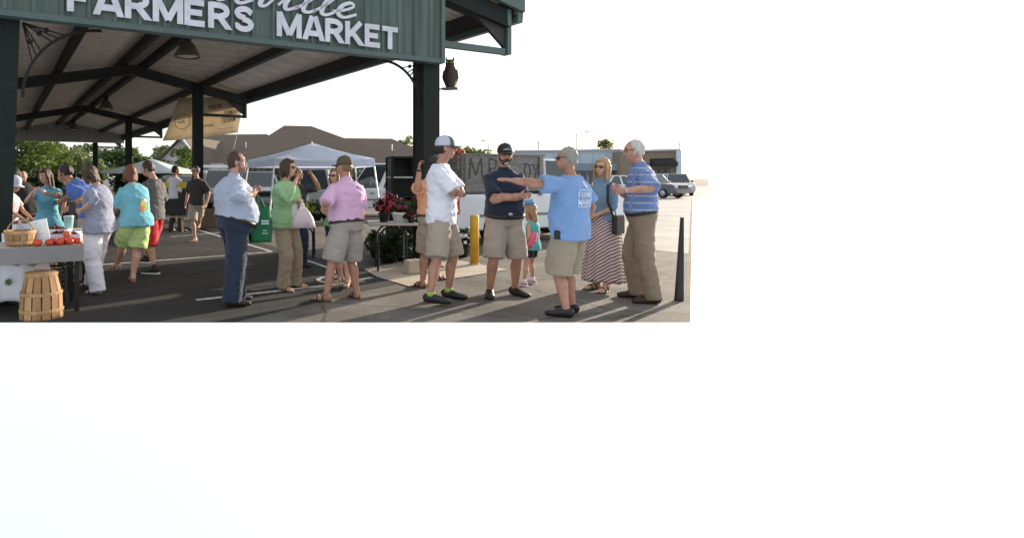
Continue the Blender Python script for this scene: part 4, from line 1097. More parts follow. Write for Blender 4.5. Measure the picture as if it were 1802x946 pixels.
M_cw = paint('car_white', (.66, .68, .72)); M_cs = paint('car_silver', (.38, .39, .40)); M_cg = paint('car_grey', (.14, .15, .17)); M_cd = paint('car_dark', (.03, .033, .04)); M_cb = paint('car_teal_grey', (.24, .30, .32))
# the pickup with stake sides
rear = at(804, 12.75); ya = R(27); tk = vehicle('white pickup truck with grey plank sideboards parked behind the men', rear + V((math.cos(ya), math.sin(ya), 0)) * 2.6 + V((-math.sin(ya), math.cos(ya), 0)) * .92, ya, M_cw, 'pickup', 5.2, 1.84, 1.84, 'pickup_truck', 'pickup truck')
bx0, bx1, yb = -2.50, -.22, .90
for sg in (-1, 1):
    for i in range(4):
        zz = 1.12 + i * .193
        bm = BM(); box(bm, ((bx0 + bx1) / 2, sg * yb, zz + .095), (bx1 - bx0, .03, .186)); obj('side_plank', bm, M_greywood, tk, bevel=.006)
    for xx in (bx0 + .06, bx1 - .10, (bx0 + bx1) / 2 + .15 if sg > 0 else bx0 + .05):
        bm = BM(); box(bm, (xx, sg * (yb + .034), 1.46), (.10, .036, .86)); obj('stake', bm, M_greywood, tk, bevel=.006)
    bm = BM(); box(bm, ((bx0 + bx1) / 2, sg * yb, 1.90), (bx1 - bx0 + .06, .09, .035)); obj('top_rail', bm, M_greywood, tk)
for i in range(4):
    bm = BM(); box(bm, (bx0 - .03, 0, 1.12 + i * .193 + .095), (.03, 1.72, .186)); obj('tail_plank', bm, M_greywood, tk, bevel=.006)
M_spray = mat('black_spray', (.085, .083, .082), .85, .5, 14)
def spray(strokes, x, z, k):
    bm = BM()
    for s_ in strokes:
        for a, b in zip(s_, s_[1:]): bar(bm, (x + a[0] * k, -yb - .022, z + a[1] * k), (x + b[0] * k, -yb - .022, z + b[1] * k), .030, .006, V((0, 1, 0)))
    obj('painted_letter', bm, M_spray, tk)
SP = {'M': [[(0, 0), (.08, 1), (.38, .2), (.7, 1), (.8, -.05)]], 'R': [[(0, -.05), (.03, 1), (.45, .9), (.42, .55), (.05, .48), (.5, -.25)]], 'B': [[(0, 0), (0, 1), (.4, .85), (.05, .5), (.45, .25), (0, 0)]], 'O': [[(.25, 1), (.08, .88), (0, .6), (.03, .25), (.15, .03), (.33, .02), (.46, .2), (.5, .5), (.45, .85), (.25, 1)]], 'Y': [[(0, 1), (.25, .5)], [(.5, 1), (.1, -.1)]]}
for ch, x, k in (('M', -2.28, .44), ('R', -1.76, .44), ('B', -1.36, .42), ('O', -.78, .34), ('Y', -.54, .34)): spray(SP[ch], x, 1.38, k)
# other parked cars
vehicle('white utility vehicle with a long roof parked behind the man in the pink polo', at(668, 23.5), R(165), M_cw, 'suv', 5.1, 1.95, 1.93)
vehicle('silver pickup seen from behind beneath the white tent, tail light showing', at(566, 23.0), R(78), M_cs, 'suv', 4.9, 1.9, 1.70)
vehicle('teal-grey car parked between the man in jeans and the woman in green', at(452, 27), R(-75), M_cb, 'suv', 4.6, 1.85, 1.66)
vehicle('dark grey car parked behind the man in jeans', at(392, 28), R(-70), M_cg, 'suv', 4.6, 1.85, 1.74)
vehicle('silver car parked left of the man in the charcoal shirt, behind the chalkboard', at(318, 31), R(-60), M_cs, 'sedan', 4.6, 1.8, 1.50)
vehicle('white car parked behind the woman in sunglasses across the lot', at(1072, 44), R(200), M_cw, 'sedan', 4.6, 1.8, 1.55)
vehicle('dark grey car with a dark grille facing the camera behind the white-haired man', at(1148, 44), R(-62), mat('car_slate', (.12, .125, .14), .3, .04, 1.5, spec=.6), 'suv', 4.6, 1.85, 1.66)
vehicle('silver car at the far right edge of the lot, front towards the camera', at(1190, 50), R(-108), M_cs, 'suv', 4.6, 1.85, 1.70)
vehicle('light car parked in front of the tan store awning', at(1168, 58), R(175), mat('car_pale', (.5, .52, .54), .3), 'sedan', 4.6, 1.8, 1.52)
# ------------------------------------------------------------------ clothing materials
def cloth(name, col, rough=.9, var=.07, bump=.25): return mat('cloth_' + name, col, rough, var, 5, bump * 1.5, 24, spec=.2, sheen=.15)
S_fair = skin_mat('fair', (.56, .33, .23)); S_tan = skin_mat('tan', (.42, .22, .135)); S_pink = skin_mat('pink', (.48, .255, .185)); S_olive = skin_mat('olive', (.40, .22, .14)); S_red = skin_mat('ruddy', (.40, .205, .14))
K_khaki = cloth('khaki', (.34, .285, .23)); K_khaki2 = cloth('khaki_olive', (.30, .25, .185)); K_stone = cloth('stone', (.40, .35, .29)); K_grey = cloth('grey_khaki', (.31, .275, .245))
K_jean = cloth('denim', (.020, .030, .052), .9, .2); K_white = cloth('white', (.70, .70, .76)); K_navy = cloth('navy', (.018, .024, .042)); K_blue = cloth('sky_blue', (.19, .32, .57))
K_pink = cloth('pink', (.60, .37, .53)); K_green = cloth('mint', (.29, .48, .25)); K_lgrey = cloth('pale_blue_shirt', (.36, .40, .49)); K_char = cloth('charcoal', (.055, .048, .046))
H_brown = mat('hair_brown', (.060, .030, .016), .5, .4, 30, .4, 60, stretch=(6, 6, .6)); H_dark = mat('hair_dark', (.022, .014, .010), .5, .4, 30, .4, 60, stretch=(6, 6, .6)); H_grey = mat('hair_grey', (.30, .28, .26), .6, .3, 30, .4, 60, stretch=(6, 6, .6))
H_white = mat('hair_white', (.55, .52, .49), .6, .2, 30, .4, 60, stretch=(6, 6, .6)); H_blond = mat('hair_blond', (.42, .26, .12), .5, .35, 26, .4, 60, stretch=(6, 6, .6)); H_auburn = mat('hair_auburn', (.17, .060, .022), .5, .4, 26, .4, 60, stretch=(6, 6, .6)); H_lbrown = mat('hair_light_brown', (.20, .115, .06), .5, .35, 26, .4, 60, stretch=(6, 6, .6))
M_lens = mat('dark_lens', (.012, .010, .010), .08, .1, 5, spec=.8); M_lea = mat('dark_leather', (.030, .018, .011), .5, .2, 20); M_blk = mat('black_leather', (.016, .014, .013), .45, .2, 20)
M_eyew = mat('eye_white', (.6, .57, .54), .3); M_iris = mat('iris', (.04, .025, .015), .2); M_lip = mat('lip', (.42, .15, .12), .5); M_wire = mat('wire_frame', (.12, .10, .09), .3, metal=.6)
EYE = eyes(M_iris, M_eyew); LIP = mouth(M_lip); SG = sunglasses(M_lens); GL_ = sunglasses(M_wire, clear=True, name='glasses')
BLK = dict(kind='shoe', m=M_blk)

# ------------------------------------------------------------------ the five at the right
J = person('man in white tee and grey-backed trucker cap, arms crossed, looking right', at(777, 7.27), 1.90, 112, S_red,
    dict(m=K_white, sleeve=.88, hem=.84, fit=.022, flare=.020, loose=1.6, wr=.013), dict(kind='shorts', m=K_khaki, len=1.02, wide=1.12, loose=1),
    seq(cap(mat('cap_mesh', (.46, .48, .55), .8), mat('cap_grey', (.085, .10, .115), .8), H_dark, mat('cap_grey', (.085, .10, .115))), sunglasses(M_lens), LIP),
    hface=93, hands=dict(R=(-.17, .20, 1.20), L=(.17, .25, 1.17)), poles=dict(R=(.8, .45, -.7), L=(-.8, .45, -.7)), palms=dict(R=(0, -1, 0), L=(0, -1, .2)), g=1.06, belly=.03,
    feet=dict(R=gp(757, 538), L=gp(789, 524)), toes=dict(R=(-.1, 1, 0), L=(.1, 1, 0)), shoes=dict(kind='shoe', m=M_blk, sock=mat('cloth_lime_sock', (.30, .48, .10)), sockh=.05), vox=.0070)

J = person('bearded man in navy polo and black cap, arms crossed, facing the camera', at(887, 7.45), 1.82, 176, S_red,
    dict(m=K_navy, sleeve=.92, hem=.985, fit=.018, collar=1, loose=1.0, wr=.010), dict(kind='shorts', m=K_khaki, len=1.04, wide=1.14, waist=1.0, belt=M_blk, buckle=M_galv, loose=1),
    seq(cap(mat('cap_black', (.014, .014, .018), .7), mat('cap_black', (.014, .014, .018)), H_dark, None, 'Titleist', M_white), sunglasses(mat('brown_lens', (.045, .025, .018), .08, spec=.8)), beard(mat('beard_brown', (.055, .030, .020), .8, .3, 40), mat('beard_grey', (.32, .29, .27), .8, .2, 40)), LIP),
    hface=182, hands=dict(R=(-.16, .25, 1.19), L=(.18, .30, 1.15)), poles=dict(R=(.55, .5, -.8), L=(-.55, .5, -.8)), palms=dict(R=(0, -1, .1), L=(0, -1, 0)), g=1.16, belly=.06,
    feet=dict(R=gp(862, 522), L=gp(906, 519)), toes=dict(R=(.35, 1, 0), L=(-.55, 1, 0)), shoes=dict(kind='shoe', m=M_blk), vox=.0070, curl=20)

J = person('grey-haired man in sky blue printed tee, pointing left with an outstretched arm', at(1004, 6.45), 1.74, 318, S_red,
    dict(m=K_blue, sleeve=.80, hem=.81, fit=.022, flare=.012, loose=1.6, wr=.012), dict(kind='shorts', m=K_khaki2, len=1.10, wide=1.20, loose=1),
    seq(hair_short(H_grey, 0, -.06), SG, LIP), hface=276, g=1.22, belly=.06,
    hands=dict(L=wp(868, 314, 6.2), R=(.27, .05, .84)), poles=dict(L=(0, -.3, -1)), palms=dict(L=(.3, .2, -1)), curl=10, feet=dict(L=(-.13, -.02, 0), R=(.13, .05, 0)), shoes=BLK, vox=.0070)
Mp = mat('print_white', (.62, .70, .80), .8)
for s_, zz, hh, ww in (('FARMERS', 1.215, .062, .27), ('MARKET', 1.135, .066, .27)):
    me = fit_text(text_mesh(s_, 1, .012, 0), ww, hh); print_on(J, me, (-.135, -.6, zz), (1, 0, 0), (0, 0, 1), Mp, 'back_print', (0, 1, 0))
for zz in (1.29, 1.12):
    bm = BM(); vs = [[bm.verts.new((x * .01, y, 0)) for y in (0, .007)] for x in range(0, 28)]
    for a, b in zip(vs, vs[1:]): bm.faces.new((a[0], b[0], b[1], a[1]))
    print_on(J, mesh_from(bm), (-.135, -.6, zz), (1, 0, 0), (0, 0, 1), Mp, 'back_print', (0, 1, 0))
bm = BM()
for i in range(8):
    a = 2 * math.pi * i / 8; c0 = V((.024 * math.cos(a), .024 * math.sin(a), 0)); bm.faces.new([bm.verts.new(c0 + V((.016 * math.cos(b), .016 * math.sin(b), 0))) for b in [2 * math.pi * k / 8 for k in range(8)]])
print_on(J, mesh_from(bm), (0, -.6, 1.345), (1, 0, 0), (0, 0, 1), Mp, 'back_print', (0, 1, 0))
bm = BM(); q = J['hpL'] + V((-.135, .02, -.03)); box(bm, q, (.02, .07, .09)); bm2 = obj('belt_pouch', bm, M_blk, J['root'], bevel=.008)

J = person('woman in sunglasses wearing a denim shirt and long diagonal striped skirt', at(1062, 7.95), 1.67, 238, S_fair,
    dict(m=cloth('chambray', (.17, .27, .37)), sleeve=1.15, hem=.93, fit=.014, flare=.02, collar=1), dict(kind='skirt', m=stripes('striped_skirt', [(.62, .52, .50), (.19, .10, .11)], 2, .044, skew=.75), hem=.13, waist=1.0),
    seq(hair_long(H_blond, .26, .094), SG, LIP), hface=232, male=False, bust=.03, hands=dict(L=(.05, .24, .98), R=(.10, .24, .93)), poles=dict(L=(-.8, -.4, -.5), R=(.8, -.4, -.5)),
    feet=dict(R=gp(1049, 508), L=gp(1066, 513)), shoes=dict(kind='sandal', m=M_lea), roll=-6)
bm = BM(); s_ = J['s']; tube(bm, [J['spine'](1.46) + V((-.115, -.03, 0)) * s_, J['spine'](1.40) + V((-.13, .09, .02)) * s_, J['spine'](1.2) + V((-.17, .15, 0)) * s_, J['spine'](1.0) + V((-.23, .10, 0)) * s_], .016, 6); obj('bag_strap', bm, M_blk, J['root'])
bm = BM(); box(bm, J['spine'](.97) + V((-.25, .06, -.06)), (.07, .20, .24)); obj('shoulder_bag', bm, M_blk, J['root'], bevel=.025)

plaid = stripes('blue_plaid', [(.135, .195, .38), (.33, .40, .54)], 2, .080, axis2=0, period2=.09, cols2=(.20, .25, .46), duty=.22)
J = person('white-haired man in glasses, blue plaid shirt and olive trousers, hands held at his chest', at(1130, 7.3), 1.875, 286, S_pink,
    dict(m=plaid, sleeve=1.0, hem=.985, fit=.024, collar=1, loose=2.2), dict(kind='trousers', m=cloth('olive_trouser', (.23, .175, .12)), wide=1.15, waist=1.0, belt=M_lea, loose=1),
    seq(hair_short(H_white, .18, -.05), GL_, EYE, LIP), hface=272, pitch=-8, g=1.08, belly=.05, lean=4,
    hands=dict(L=wp(1086, 336, 6.95), R=wp(1080, 333, 7.25)), poles=dict(L=(-.7, -.8, -.4), R=(.6, -.5, -.6)), palms=dict(L=(1, 0, .3), R=(-1, 0, .3)), curl=50,
    feet=dict(L=gp(1150, 534), R=gp(1122, 524)), toes=dict(L=(-.1, 1, 0), R=(.1, 1, 0)), shoes=dict(kind='shoe', m=M_lea), vox=.0070)
wear_watch(J, 'L', M_galv)

J = person('man in a peach shirt half hidden behind the man in the white tee, hand raised', at(763, 8.0), 1.70, 28, S_red,
    dict(m=cloth('peach', (.66, .34, .20)), sleeve=.85, hem=.975, fit=.026, loose=1.6), dict(kind='shorts', m=K_khaki, len=.98, wide=1.15, belt=M_lea, waist=.99, loose=1),
    seq(cap(mat('cap_charcoal', (.03, .03, .035)), mat('cap_charcoal', (.03, .03, .035)), H_dark)), hface=30, g=1.14, belly=.06,
    hands=dict(L=wp(738, 289, 7.85), R=(.2, .2, 1.0)), poles=dict(L=(-.12, .25, -1)), palms=dict(L=(1, .3, 0)), curl=55, feet=dict(L=gp(744, 506), R=gp(768, 500)), toes=dict(L=(-.8, .6, 0), R=(.5, 1, 0)), shoes=dict(kind='sandal', m=M_blk))
wear_watch(J, 'L', M_blk)

J = person('small girl in a teal and pink vest and dark shorts walking by the pickup', at(937, 8.25), 1.04, 318, S_fair,
    dict(m=stripes('girl_vest', [(.10, .42, .42), (.80, .22, .32)], 0, 2.0, skew=0, duty=.0), sleeve=0, hem=.80, fit=.018, flare=.03, top=1.45), dict(kind='shorts', m=K_navy, len=.62, wide=1.05),
    seq(hair_long(mat('hair_sandy', (.36, .22, .12), .5, .4, 26, .4, 60, stretch=(6, 6, .6)), .20, .088)), hface=300, pitch=-10, male=False, hscale=1.42, hands=dict(R=(.27, .06, .80), L=(-.22, .12, .85)),
    feet=dict(L=gp(922, 503), R=gp(938, 499)), toes=dict(L=(-.2, 1, 0), R=(.2, 1, 0)), shoes=dict(kind='shoe', m=mat('pink_trainer', (.50, .30, .36), .6), sole=M_white, sock=M_white))
bm = BM(); loft(bm, [V((-.085, -.10, 1.22)) * J['s'], V((-.10, -.02, 1.05)) * J['s'], V((-.10, -.0, .86)) * J['s']], [.05, .07, .08], 10); obj('pink_side_panel', bm, cloth('bright_pink', (.80, .16, .28)), J['root'], True)
bm = BM(); ell(bm, hp(J, 0, -.01, .12), (.085, .085, .045)); ell(bm, hp(J, .03, -.06, .13), (.05, .03, .04)); obj('hair_bow', bm, cloth('teal_bow', (.10, .28, .45)), J['root'], True)

# ------------------------------------------------------------------ the middle group
J = person('man in a pink polo, khaki shorts and olive cap seen from behind', at(610, 7.3), 1.67, 322, S_red,
    dict(m=K_pink, sleeve=.95, hem=.985, fit=.022, collar=1, loose=1.6, wr=.011), dict(kind='shorts', m=K_grey, len=.98, wide=1.22, waist=1.0, belt=M_lea, loose=1),
    seq(cap(mat('cap_olive', (.085, .070, .040), .8), mat('cap_olive', (.085, .070, .040)), H_lbrown), SG), hface=306, g=1.16, belly=.05, twist=4,
    hands=dict(L=wp(578, 357, 7.34), R=(.30, .08, .76)), poles=dict(L=(-.7, -.2, -.8), R=(.4, -.8, 0)), palms=dict(L=(1, 0, .6)), curl=30,
    feet=dict(L=gp(574, 531), R=gp(628, 525)), toes=dict(L=(-.5, 1, 0), R=(.3, 1, 0)), shoes=dict(kind='sandal', m=M_lea), vox=.0070)
bm = BM(); s_ = J['s']; box(bm, J['spine'](.97) + V((-.20, .02, -.01)) * s_, (.04, .09, .13)); obj('belt_pouch', bm, M_blk, J['root'], bevel=.012)
bm = BM(); tube(bm, [hp(J, .03, -.10, -.12), J['spine'](1.40) + V((.06, -.15, 0)) * s_, J['spine'](1.33) + V((.12, -.155, 0)) * s_, hp(J, .09, -.04, -.15)], .004, 5); obj('glasses_cord', bm, M_blk, J['root'])

J = person('woman in sunglasses, green top and navy shorts partly behind the man in pink', at(594, 8.3), 1.55, 205, S_fair,
    dict(m=cloth('leaf_green', (.20, .50, .22)), sleeve=.8, hem=.9, fit=.016, flare=.02), dict(kind='shorts', m=K_navy, len=.95, wide=1.12), seq(hair_long(H_lbrown, .10, .09), SG, LIP), hface=222, male=False, bust=.03, g=1.08,
    hands=dict(R=wp(578, 380, 8.0), L=(-.05, .26, 1.02)), poles=dict(R=(.8, -.3, -.6)), feet=dict(R=gp(601, 497), L=gp(613, 507)), shoes=dict(kind='sandal', m=M_lea))
J = person('woman in a mint green cardigan and khaki trousers, sunglasses on, one hand raised', at(503, 7.9), 1.66, 128, S_fair,
    dict(m=K_green, sleeve=1.72, hem=.86, fit=.026, flare=.02), dict(kind='trousers', m=cloth('khaki_trouser', (.36, .29, .20)), wide=1.1), seq(hair_long(H_brown, .12, .096), SG, LIP), hface=112, male=False, bust=.05, g=1.16, belly=.03,
    hands=dict(R=wp(524, 310, 7.65), L=wp(529, 352, 7.75)), poles=dict(R=(.4, -.2, -1), L=(-.6, -.4, -.7)), palms=dict(R=(-.7, .7, 0), L=(0, 0, -1)), curl=30, feet=dict(R=gp(498, 511), L=gp(520, 505)), toes=dict(R=(.1, 1, 0), L=(-.2, 1, 0)), shoes=dict(kind='sandal', m=M_lea), vox=.0070)
bm = BM(); s_ = J['s']; loft(bm, [J['spine'](1.42) + V((0, .085, 0)) * s_, J['spine'](1.28) + V((0, .155, 0)) * s_, J['spine'](1.05) + V((0, .15, 0)) * s_, J['spine'](.9) + V((0, .15, 0)) * s_], [(.03 * s_, .02), (.055 * s_, .03), (.06 * s_, .03), (.065 * s_, .03)], 12); obj('white_blouse', bm, K_white, J['root'], True)
Jg = J
J = person('stout man with short brown hair in a pale blue long-sleeved shirt and jeans', at(411, 7.15), 1.72, 58, S_pink,
    dict(m=K_lgrey, sleeve=1.70, hem=.985, fit=.030, collar=1, wr=.012), dict(kind='trousers', m=K_jean, wide=1.18, waist=1.0, belt=M_lea, loose=1), seq(hair_short(H_brown, .0, -.058), GL_, EYE, beard(mat('beard_stubble', (.22, .13, .09), .8, .2, 40))), hface=80, g=1.42, belly=.10, neckfwd=.02,
    hands=dict(R=wp(449, 342, 7.0), L=wp(455, 333, 7.35)), poles=dict(R=(.8, -.7, -.5), L=(-.7, -.6, -.6)), palms=dict(R=(-1, 0, .5), L=(1, 0, .2)), curl=45, feet=dict(R=gp(408, 540), L=gp(416, 530)), toes=dict(R=(.3, 1, 0), L=(-.2, 1, 0)), shoes=dict(kind='shoe', m=M_lea), vox=.0070)
Jj = J
J = person('dark-haired person in jeans behind the mint cardigan, raising one hand', at(522, 9.9), 1.58, 150, S_tan,
    dict(m=K_char, sleeve=.8, hem=.9, fit=.02), dict(kind='trousers', m=K_jean, wide=1.15), seq(hair_short(H_dark), EYE), hface=120, pitch=10, hands=dict(L=wp(546, 303, 9.8), R=(.2, .2, 1.0)), poles=dict(L=(-.5, -.2, -1)), palms=dict(L=(0, 0, -1)), curl=8, feet=dict(R=gp(520, 466), L=gp(532, 468)), shoes=BLK)
J = person('young man in charcoal tee, stone shorts and sunglasses strolling towards the camera', at(346, 13.9), 1.68, 196, S_fair,
    dict(m=K_char, sleeve=.85, hem=.86, fit=.024, flare=.012, loose=2.0), dict(kind='shorts', m=K_stone, len=.98, wide=1.12, loose=1), seq(hair_short(H_dark, 0, -.05), SG, LIP), hface=206, hands=dict(R=(.27, .06, .84), L=(-.27, .06, .84)), feet=dict(R=gp(343, 425), L=gp(350, 418)), shoes=dict(kind='sandal', m=M_lea))
J = person('man in a white shirt seen from behind near the chalkboard', at(307, 16.3), 1.73, 25, S_red,
    dict(m=K_white, sleeve=1.1, hem=.9, fit=.022), dict(kind='trousers', m=cloth('dark_trouser', (.05, .05, .055))), hair_short(H_dark), hface=60, vox=.012, feet=dict(R=(.12, .1, 0), L=(-.12, 0, 0)), shoes=BLK)
# ------------------------------------------------------------------ around the produce stall
J = person('teenager in a grey tee and long red shorts looking down', at(270, 9.35), 1.69, 292, S_fair,
    dict(m=stripes('grey_tee', [(.125, .115, .118), (.42, .40, .34)], 2, 3.0, duty=.0), sleeve=.95, hem=.84, fit=.022, flare=.012, loose=2.2), dict(kind='shorts', m=cloth('red', (.52, .030, .035)), len=1.10, wide=1.28, loose=1), seq(hair_short(H_brown, 0, -.065), EYE, LIP), hface=278, pitch=-22, neckfwd=.04,
    hands=dict(L=(-.10, .30, 1.06), R=(.1, .3, 1.05)), poles=dict(L=(-.8, -.6, -.5)), feet=dict(L=gp(272, 482), R=gp(254, 472)), toes=dict(L=(-.1, 1, 0), R=(.2, 1, 0)), shoes=dict(kind='shoe', m=mat('trainer_black', (.02, .018, .018), .7), sole=M_white, sock=K_char, sockh=.16))
J = person('auburn-haired woman in an aqua printed tee and lime shorts leaning forward', at(236, 8.65), 1.62, 312, S_fair,
    dict(m=cloth('aqua', (.19, .49, .57)), sleeve=.98, hem=.83, fit=.030, flare=.02, loose=2.4), dict(kind='shorts', m=cloth('lime', (.46, .60, .24)), len=.96, wide=1.25, loose=1), hair_long(H_auburn, .14, .098), hface=322, pitch=-8, male=False, g=1.26, belly=.04, lean=17, hip=(0, -.06),
    hands=dict(L=(-.12, .42, 1.02), R=(.12, .42, 1.02)), feet=dict(L=gp(203, 487), R=gp(234, 495)), toes=dict(L=(-.2, 1, 0), R=(.3, 1, 0)), shoes=dict(kind='sandal', m=mat('tan_sandal', (.25, .14, .07), .6)))
sh = J['shirt']
for (x, z, r, c) in ((.03, 1.26, .055, (.75, .55, .10)), (.07, 1.22, .05, (.20, .45, .12)), (.01, 1.19, .045, (.75, .25, .12)), (.06, 1.30, .035, (.85, .80, .75)), (.09, 1.27, .03, (.1, .25, .5))):
    bm = BM(); bm.faces.new([bm.verts.new((r * math.cos(a) * (1 + .25 * math.sin(3 * a + x * 60)), r * .9 * math.sin(a), 0)) for a in [2 * math.pi * i / 16 for i in range(16)]])
    bmesh.ops.subdivide_edges(bm, edges=bm.edges[:], cuts=1); bmesh.ops.triangulate(bm, faces=bm.faces[:])
    print_on(J, mesh_from(bm), (x, -.8, z - .05), (1, 0, 0), (0, 0, 1), mat('print_%d' % int(z * 100 + x * 1000), c, .8), 'back_print', (0, 1, -.25))
J = person('brown-haired woman in a blue-grey shirt and white trousers reading something in her hands', at(176, 7.75), 1.60, 285, S_fair,
    dict(m=stripes('blue_grey_shirt', [(.24, .26, .34), (.28, .30, .39)], 2, .02), sleeve=1.35, hem=.83, fit=.028, flare=.03), dict(kind='trousers', m=cloth('white_trouser', (.76, .74, .80)), wide=1.28), hair_long(H_brown, .15, .096), hface=276, pitch=-24, neckfwd=.05, male=False, g=1.18, belly=.03, bust=.05, lean=7,
    hands=dict(L=wp(137, 374, 7.5), R=wp(128, 370, 7.65)), poles=dict(L=(-.7, -.8, -.4), R=(.6, -.5, -.6)), palms=dict(L=(1, 0, .2), R=(-1, 0, .2)), curl=50, feet=dict(L=gp(172, 518), R=gp(160, 508)), toes=dict(L=(.05, 1, 0), R=(.1, 1, 0)), shoes=dict(kind='sandal', m=M_lea), vox=.0070)
Jw = J
J = person('man in a royal blue polo stooping over the stall behind the woman in white trousers', at(150, 8.6), 1.76, 283, S_tan,
    dict(m=cloth('royal_blue', (.075, .16, .46)), sleeve=.95, hem=.9, fit=.024, loose=2), dict(kind='trousers', m=K_khaki, wide=1.1), hair_short(H_dark), hface=285, pitch=-20, g=1.1, lean=46, hip=(0, -.1),
    hands=dict(L=wp(119, 366, 8.1), R=(.15, .75, 1.0)), poles=dict(L=(-.6, -.6, -.6)), feet=dict(L=gp(152, 497), R=gp(146, 470)), shoes=dict(kind='sandal', m=M_lea))
J = person('long-haired girl in a teal dress behind the stall, hands raised before her', at(84, 8.9), 1.56, 168, S_fair,
    dict(m=cloth('teal', (.13, .38, .47)), sleeve=.45, hem=.80, fit=.014, flare=.04), dict(kind='skirt', m=cloth('teal', (.13, .38, .47)), hem=.55, waist=1.0), seq(hair_long(H_brown, .26, .094), EYE, LIP), hface=196, pitch=-14, male=False, bust=.03,
    hands=dict(R=wp(63, 332, 8.55), L=wp(76, 338, 8.45)), poles=dict(R=(.7, .1, -.8), L=(-.8, .3, -.6)), palms=dict(R=(-1, 0, 0), L=(1, 0, 0)), curl=45, shoes=BLK)
J = person('blonde woman seen between the girl in teal and the stooping man', at(117, 11.5), 1.55, 262, S_fair, dict(m=K_char, sleeve=.8, hem=.9), dict(kind='trousers', m=K_jean), seq(hair_long(H_blond, .12, .095), EYE), hface=236, pitch=-12, male=False, vox=.012, shoes=BLK)
J = person('person with black hair and dark clothes bending over the stall at the far left', at(50, 10.4), 1.68, 292, S_tan, dict(m=mat('cloth_black', (.02, .02, .022), .9), sleeve=.9, hem=.9, fit=.02), dict(kind='trousers', m=K_char), hair_long(H_dark, .20, .1), hface=290, pitch=-25, male=False, lean=34, vox=.012, hands=dict(L=(-.15, .55, .95), R=(.15, .55, .95)), shoes=BLK)
J = person('balding man in a dark red shirt standing behind the person with black hair', at(41, 12.0), 1.56, 150, S_pink, dict(m=cloth('dark_red', (.25, .04, .04)), sleeve=.9, hem=.9), dict(kind='trousers', m=K_jean), hair_short(H_grey, .5), hface=160, pitch=-20, vox=.012, shoes=BLK)
J = person('child in a pale cap reaching over the berries at the far left', at(19, 9.4), 1.42, 100, S_fair, dict(m=cloth('pale_pink', (.62, .48, .50)), sleeve=.6, hem=.8), dict(kind='shorts', m=K_jean), cap(mat('cap_lilac', (.62, .58, .72)), mat('cap_lilac', (.62, .58, .72)), H_blond), hface=110, pitch=-20, male=False, hscale=1.2, vox=.012, hands=dict(R=(.1, .42, .98), L=(-.1, .42, .98)), shoes=BLK)

# ------------------------------------------------------------------ bags and held things
M_bag = mat('green_bag', (.010, .115, .045), .8, .15, 4, .2, 14)
def hang_bag(name, label, top, wd, hgt, dep, yaw, m, puff=.02, taper=.10, *, handle_m=None, grip=None, cat='bag'):
    t = thing(name, label, cat, (top.x, top.y, top.z - hgt), yaw); bm = BM(); n = 10; rings = []
    for j in range(n + 1):
        f = j / n; a = wd / 2 * (1 - taper * f) + puff * math.sin(math.pi * f); b = dep / 2 * (1 - .55 * f * f) + puff * math.sin(math.pi * f); r = []
        for k in range(28):
            th = 2 * math.pi * k / 28; c, s_ = math.cos(th), math.sin(th); c = math.copysign(abs(c) ** .55, c); s_ = math.copysign(abs(s_) ** .55, s_)
            r.append(bm.verts.new((c * a, s_ * b, f * hgt)))
        rings.append(r)
    for a, b in zip(rings, rings[1:]):
        for k in range(28): bm.faces.new((a[k], a[(k + 1) % 28], b[(k + 1) % 28], b[k]))
    bm.faces.new(list(reversed(rings[0])))
    f_ = fold_fn(.012, 8, 6, 3)
    for v in bm.verts: v.co += V((v.co.x, v.co.y, 0)).normalized() * f_(v.co) if (abs(v.co.x) + abs(v.co.y)) > 1e-4 else V()
    obj('sack', bm, m, t, True)
    g = (grip - t.location) if grip is not None else V((0, 0, hgt + .2)); g = Matrix.Rotation(-yaw, 3, 'Z') @ g
    for sg in (-1, 1):
        bm = BM(); hx = wd * .22 * (1.12 - taper); tube(bm, [(-hx, sg * dep * .2, hgt - .06), g * .5 + V((-hx * .5, sg * dep * .1, hgt * .5)), g, g * .5 + V((hx * .5, sg * dep * .1, hgt * .5)), (hx, sg * dep * .2, hgt - .06)], .012, 6); obj('handle', bm, handle_m or m, t)
    return t
b = hang_bag('shopping_bag', 'dark green fabric shopping bag hanging from the hands of the man in jeans', wp(458, 362, 7.25), .24, .42, .16, R(20), M_bag, .02, .10, grip=wp(453, 343, 7.15))
bm = BM()
me = BM(); 
for i, (z, w_) in enumerate(((.25, .09), (.22, .09), (.14, .05), (.11, .07))): box(me, (.03, -.112, z), (w_, .004, .018 if i < 2 else .008))
obj('printed_patch', me, mat('bag_print', (.45, .55, .52), .8), b); bm.free()
M_plas = mat('plastic_bag', (.74, .70, .72), .35, .06, 6, .5, 18, trans=.45)
b = hang_bag('plastic_bag', 'white plastic carrier bag with red produce held by the woman in mint green', wp(533, 364, 7.6), .28, .25, .20, R(15), M_plas, .03, .80, grip=wp(530, 352, 7.7))
for i in range(5):
    t = thing('tomato', 'red tomatoes inside the white plastic carrier bag', 'tomato', b.location + V((-.07 + .035 * i, .02 * (i % 2) - .07, .045 + .03 * (i % 2))), 0, 'tomatoes in the carrier bag'); bm = BM(); lathe(bm, [(.005, -.030), (.028, -.022), (.036, 0), (.028, .024), (.006, .028)], (0, 0, 0), 12); obj('skin', bm, mat('tomato_red', (.50, .055, .022), .25, .25, 9), t, True); bm = BM(); ell(bm, (0, 0, .03), (.010, .010, .004), None, 6, 4); obj('stalk', bm, M_leafB, t)
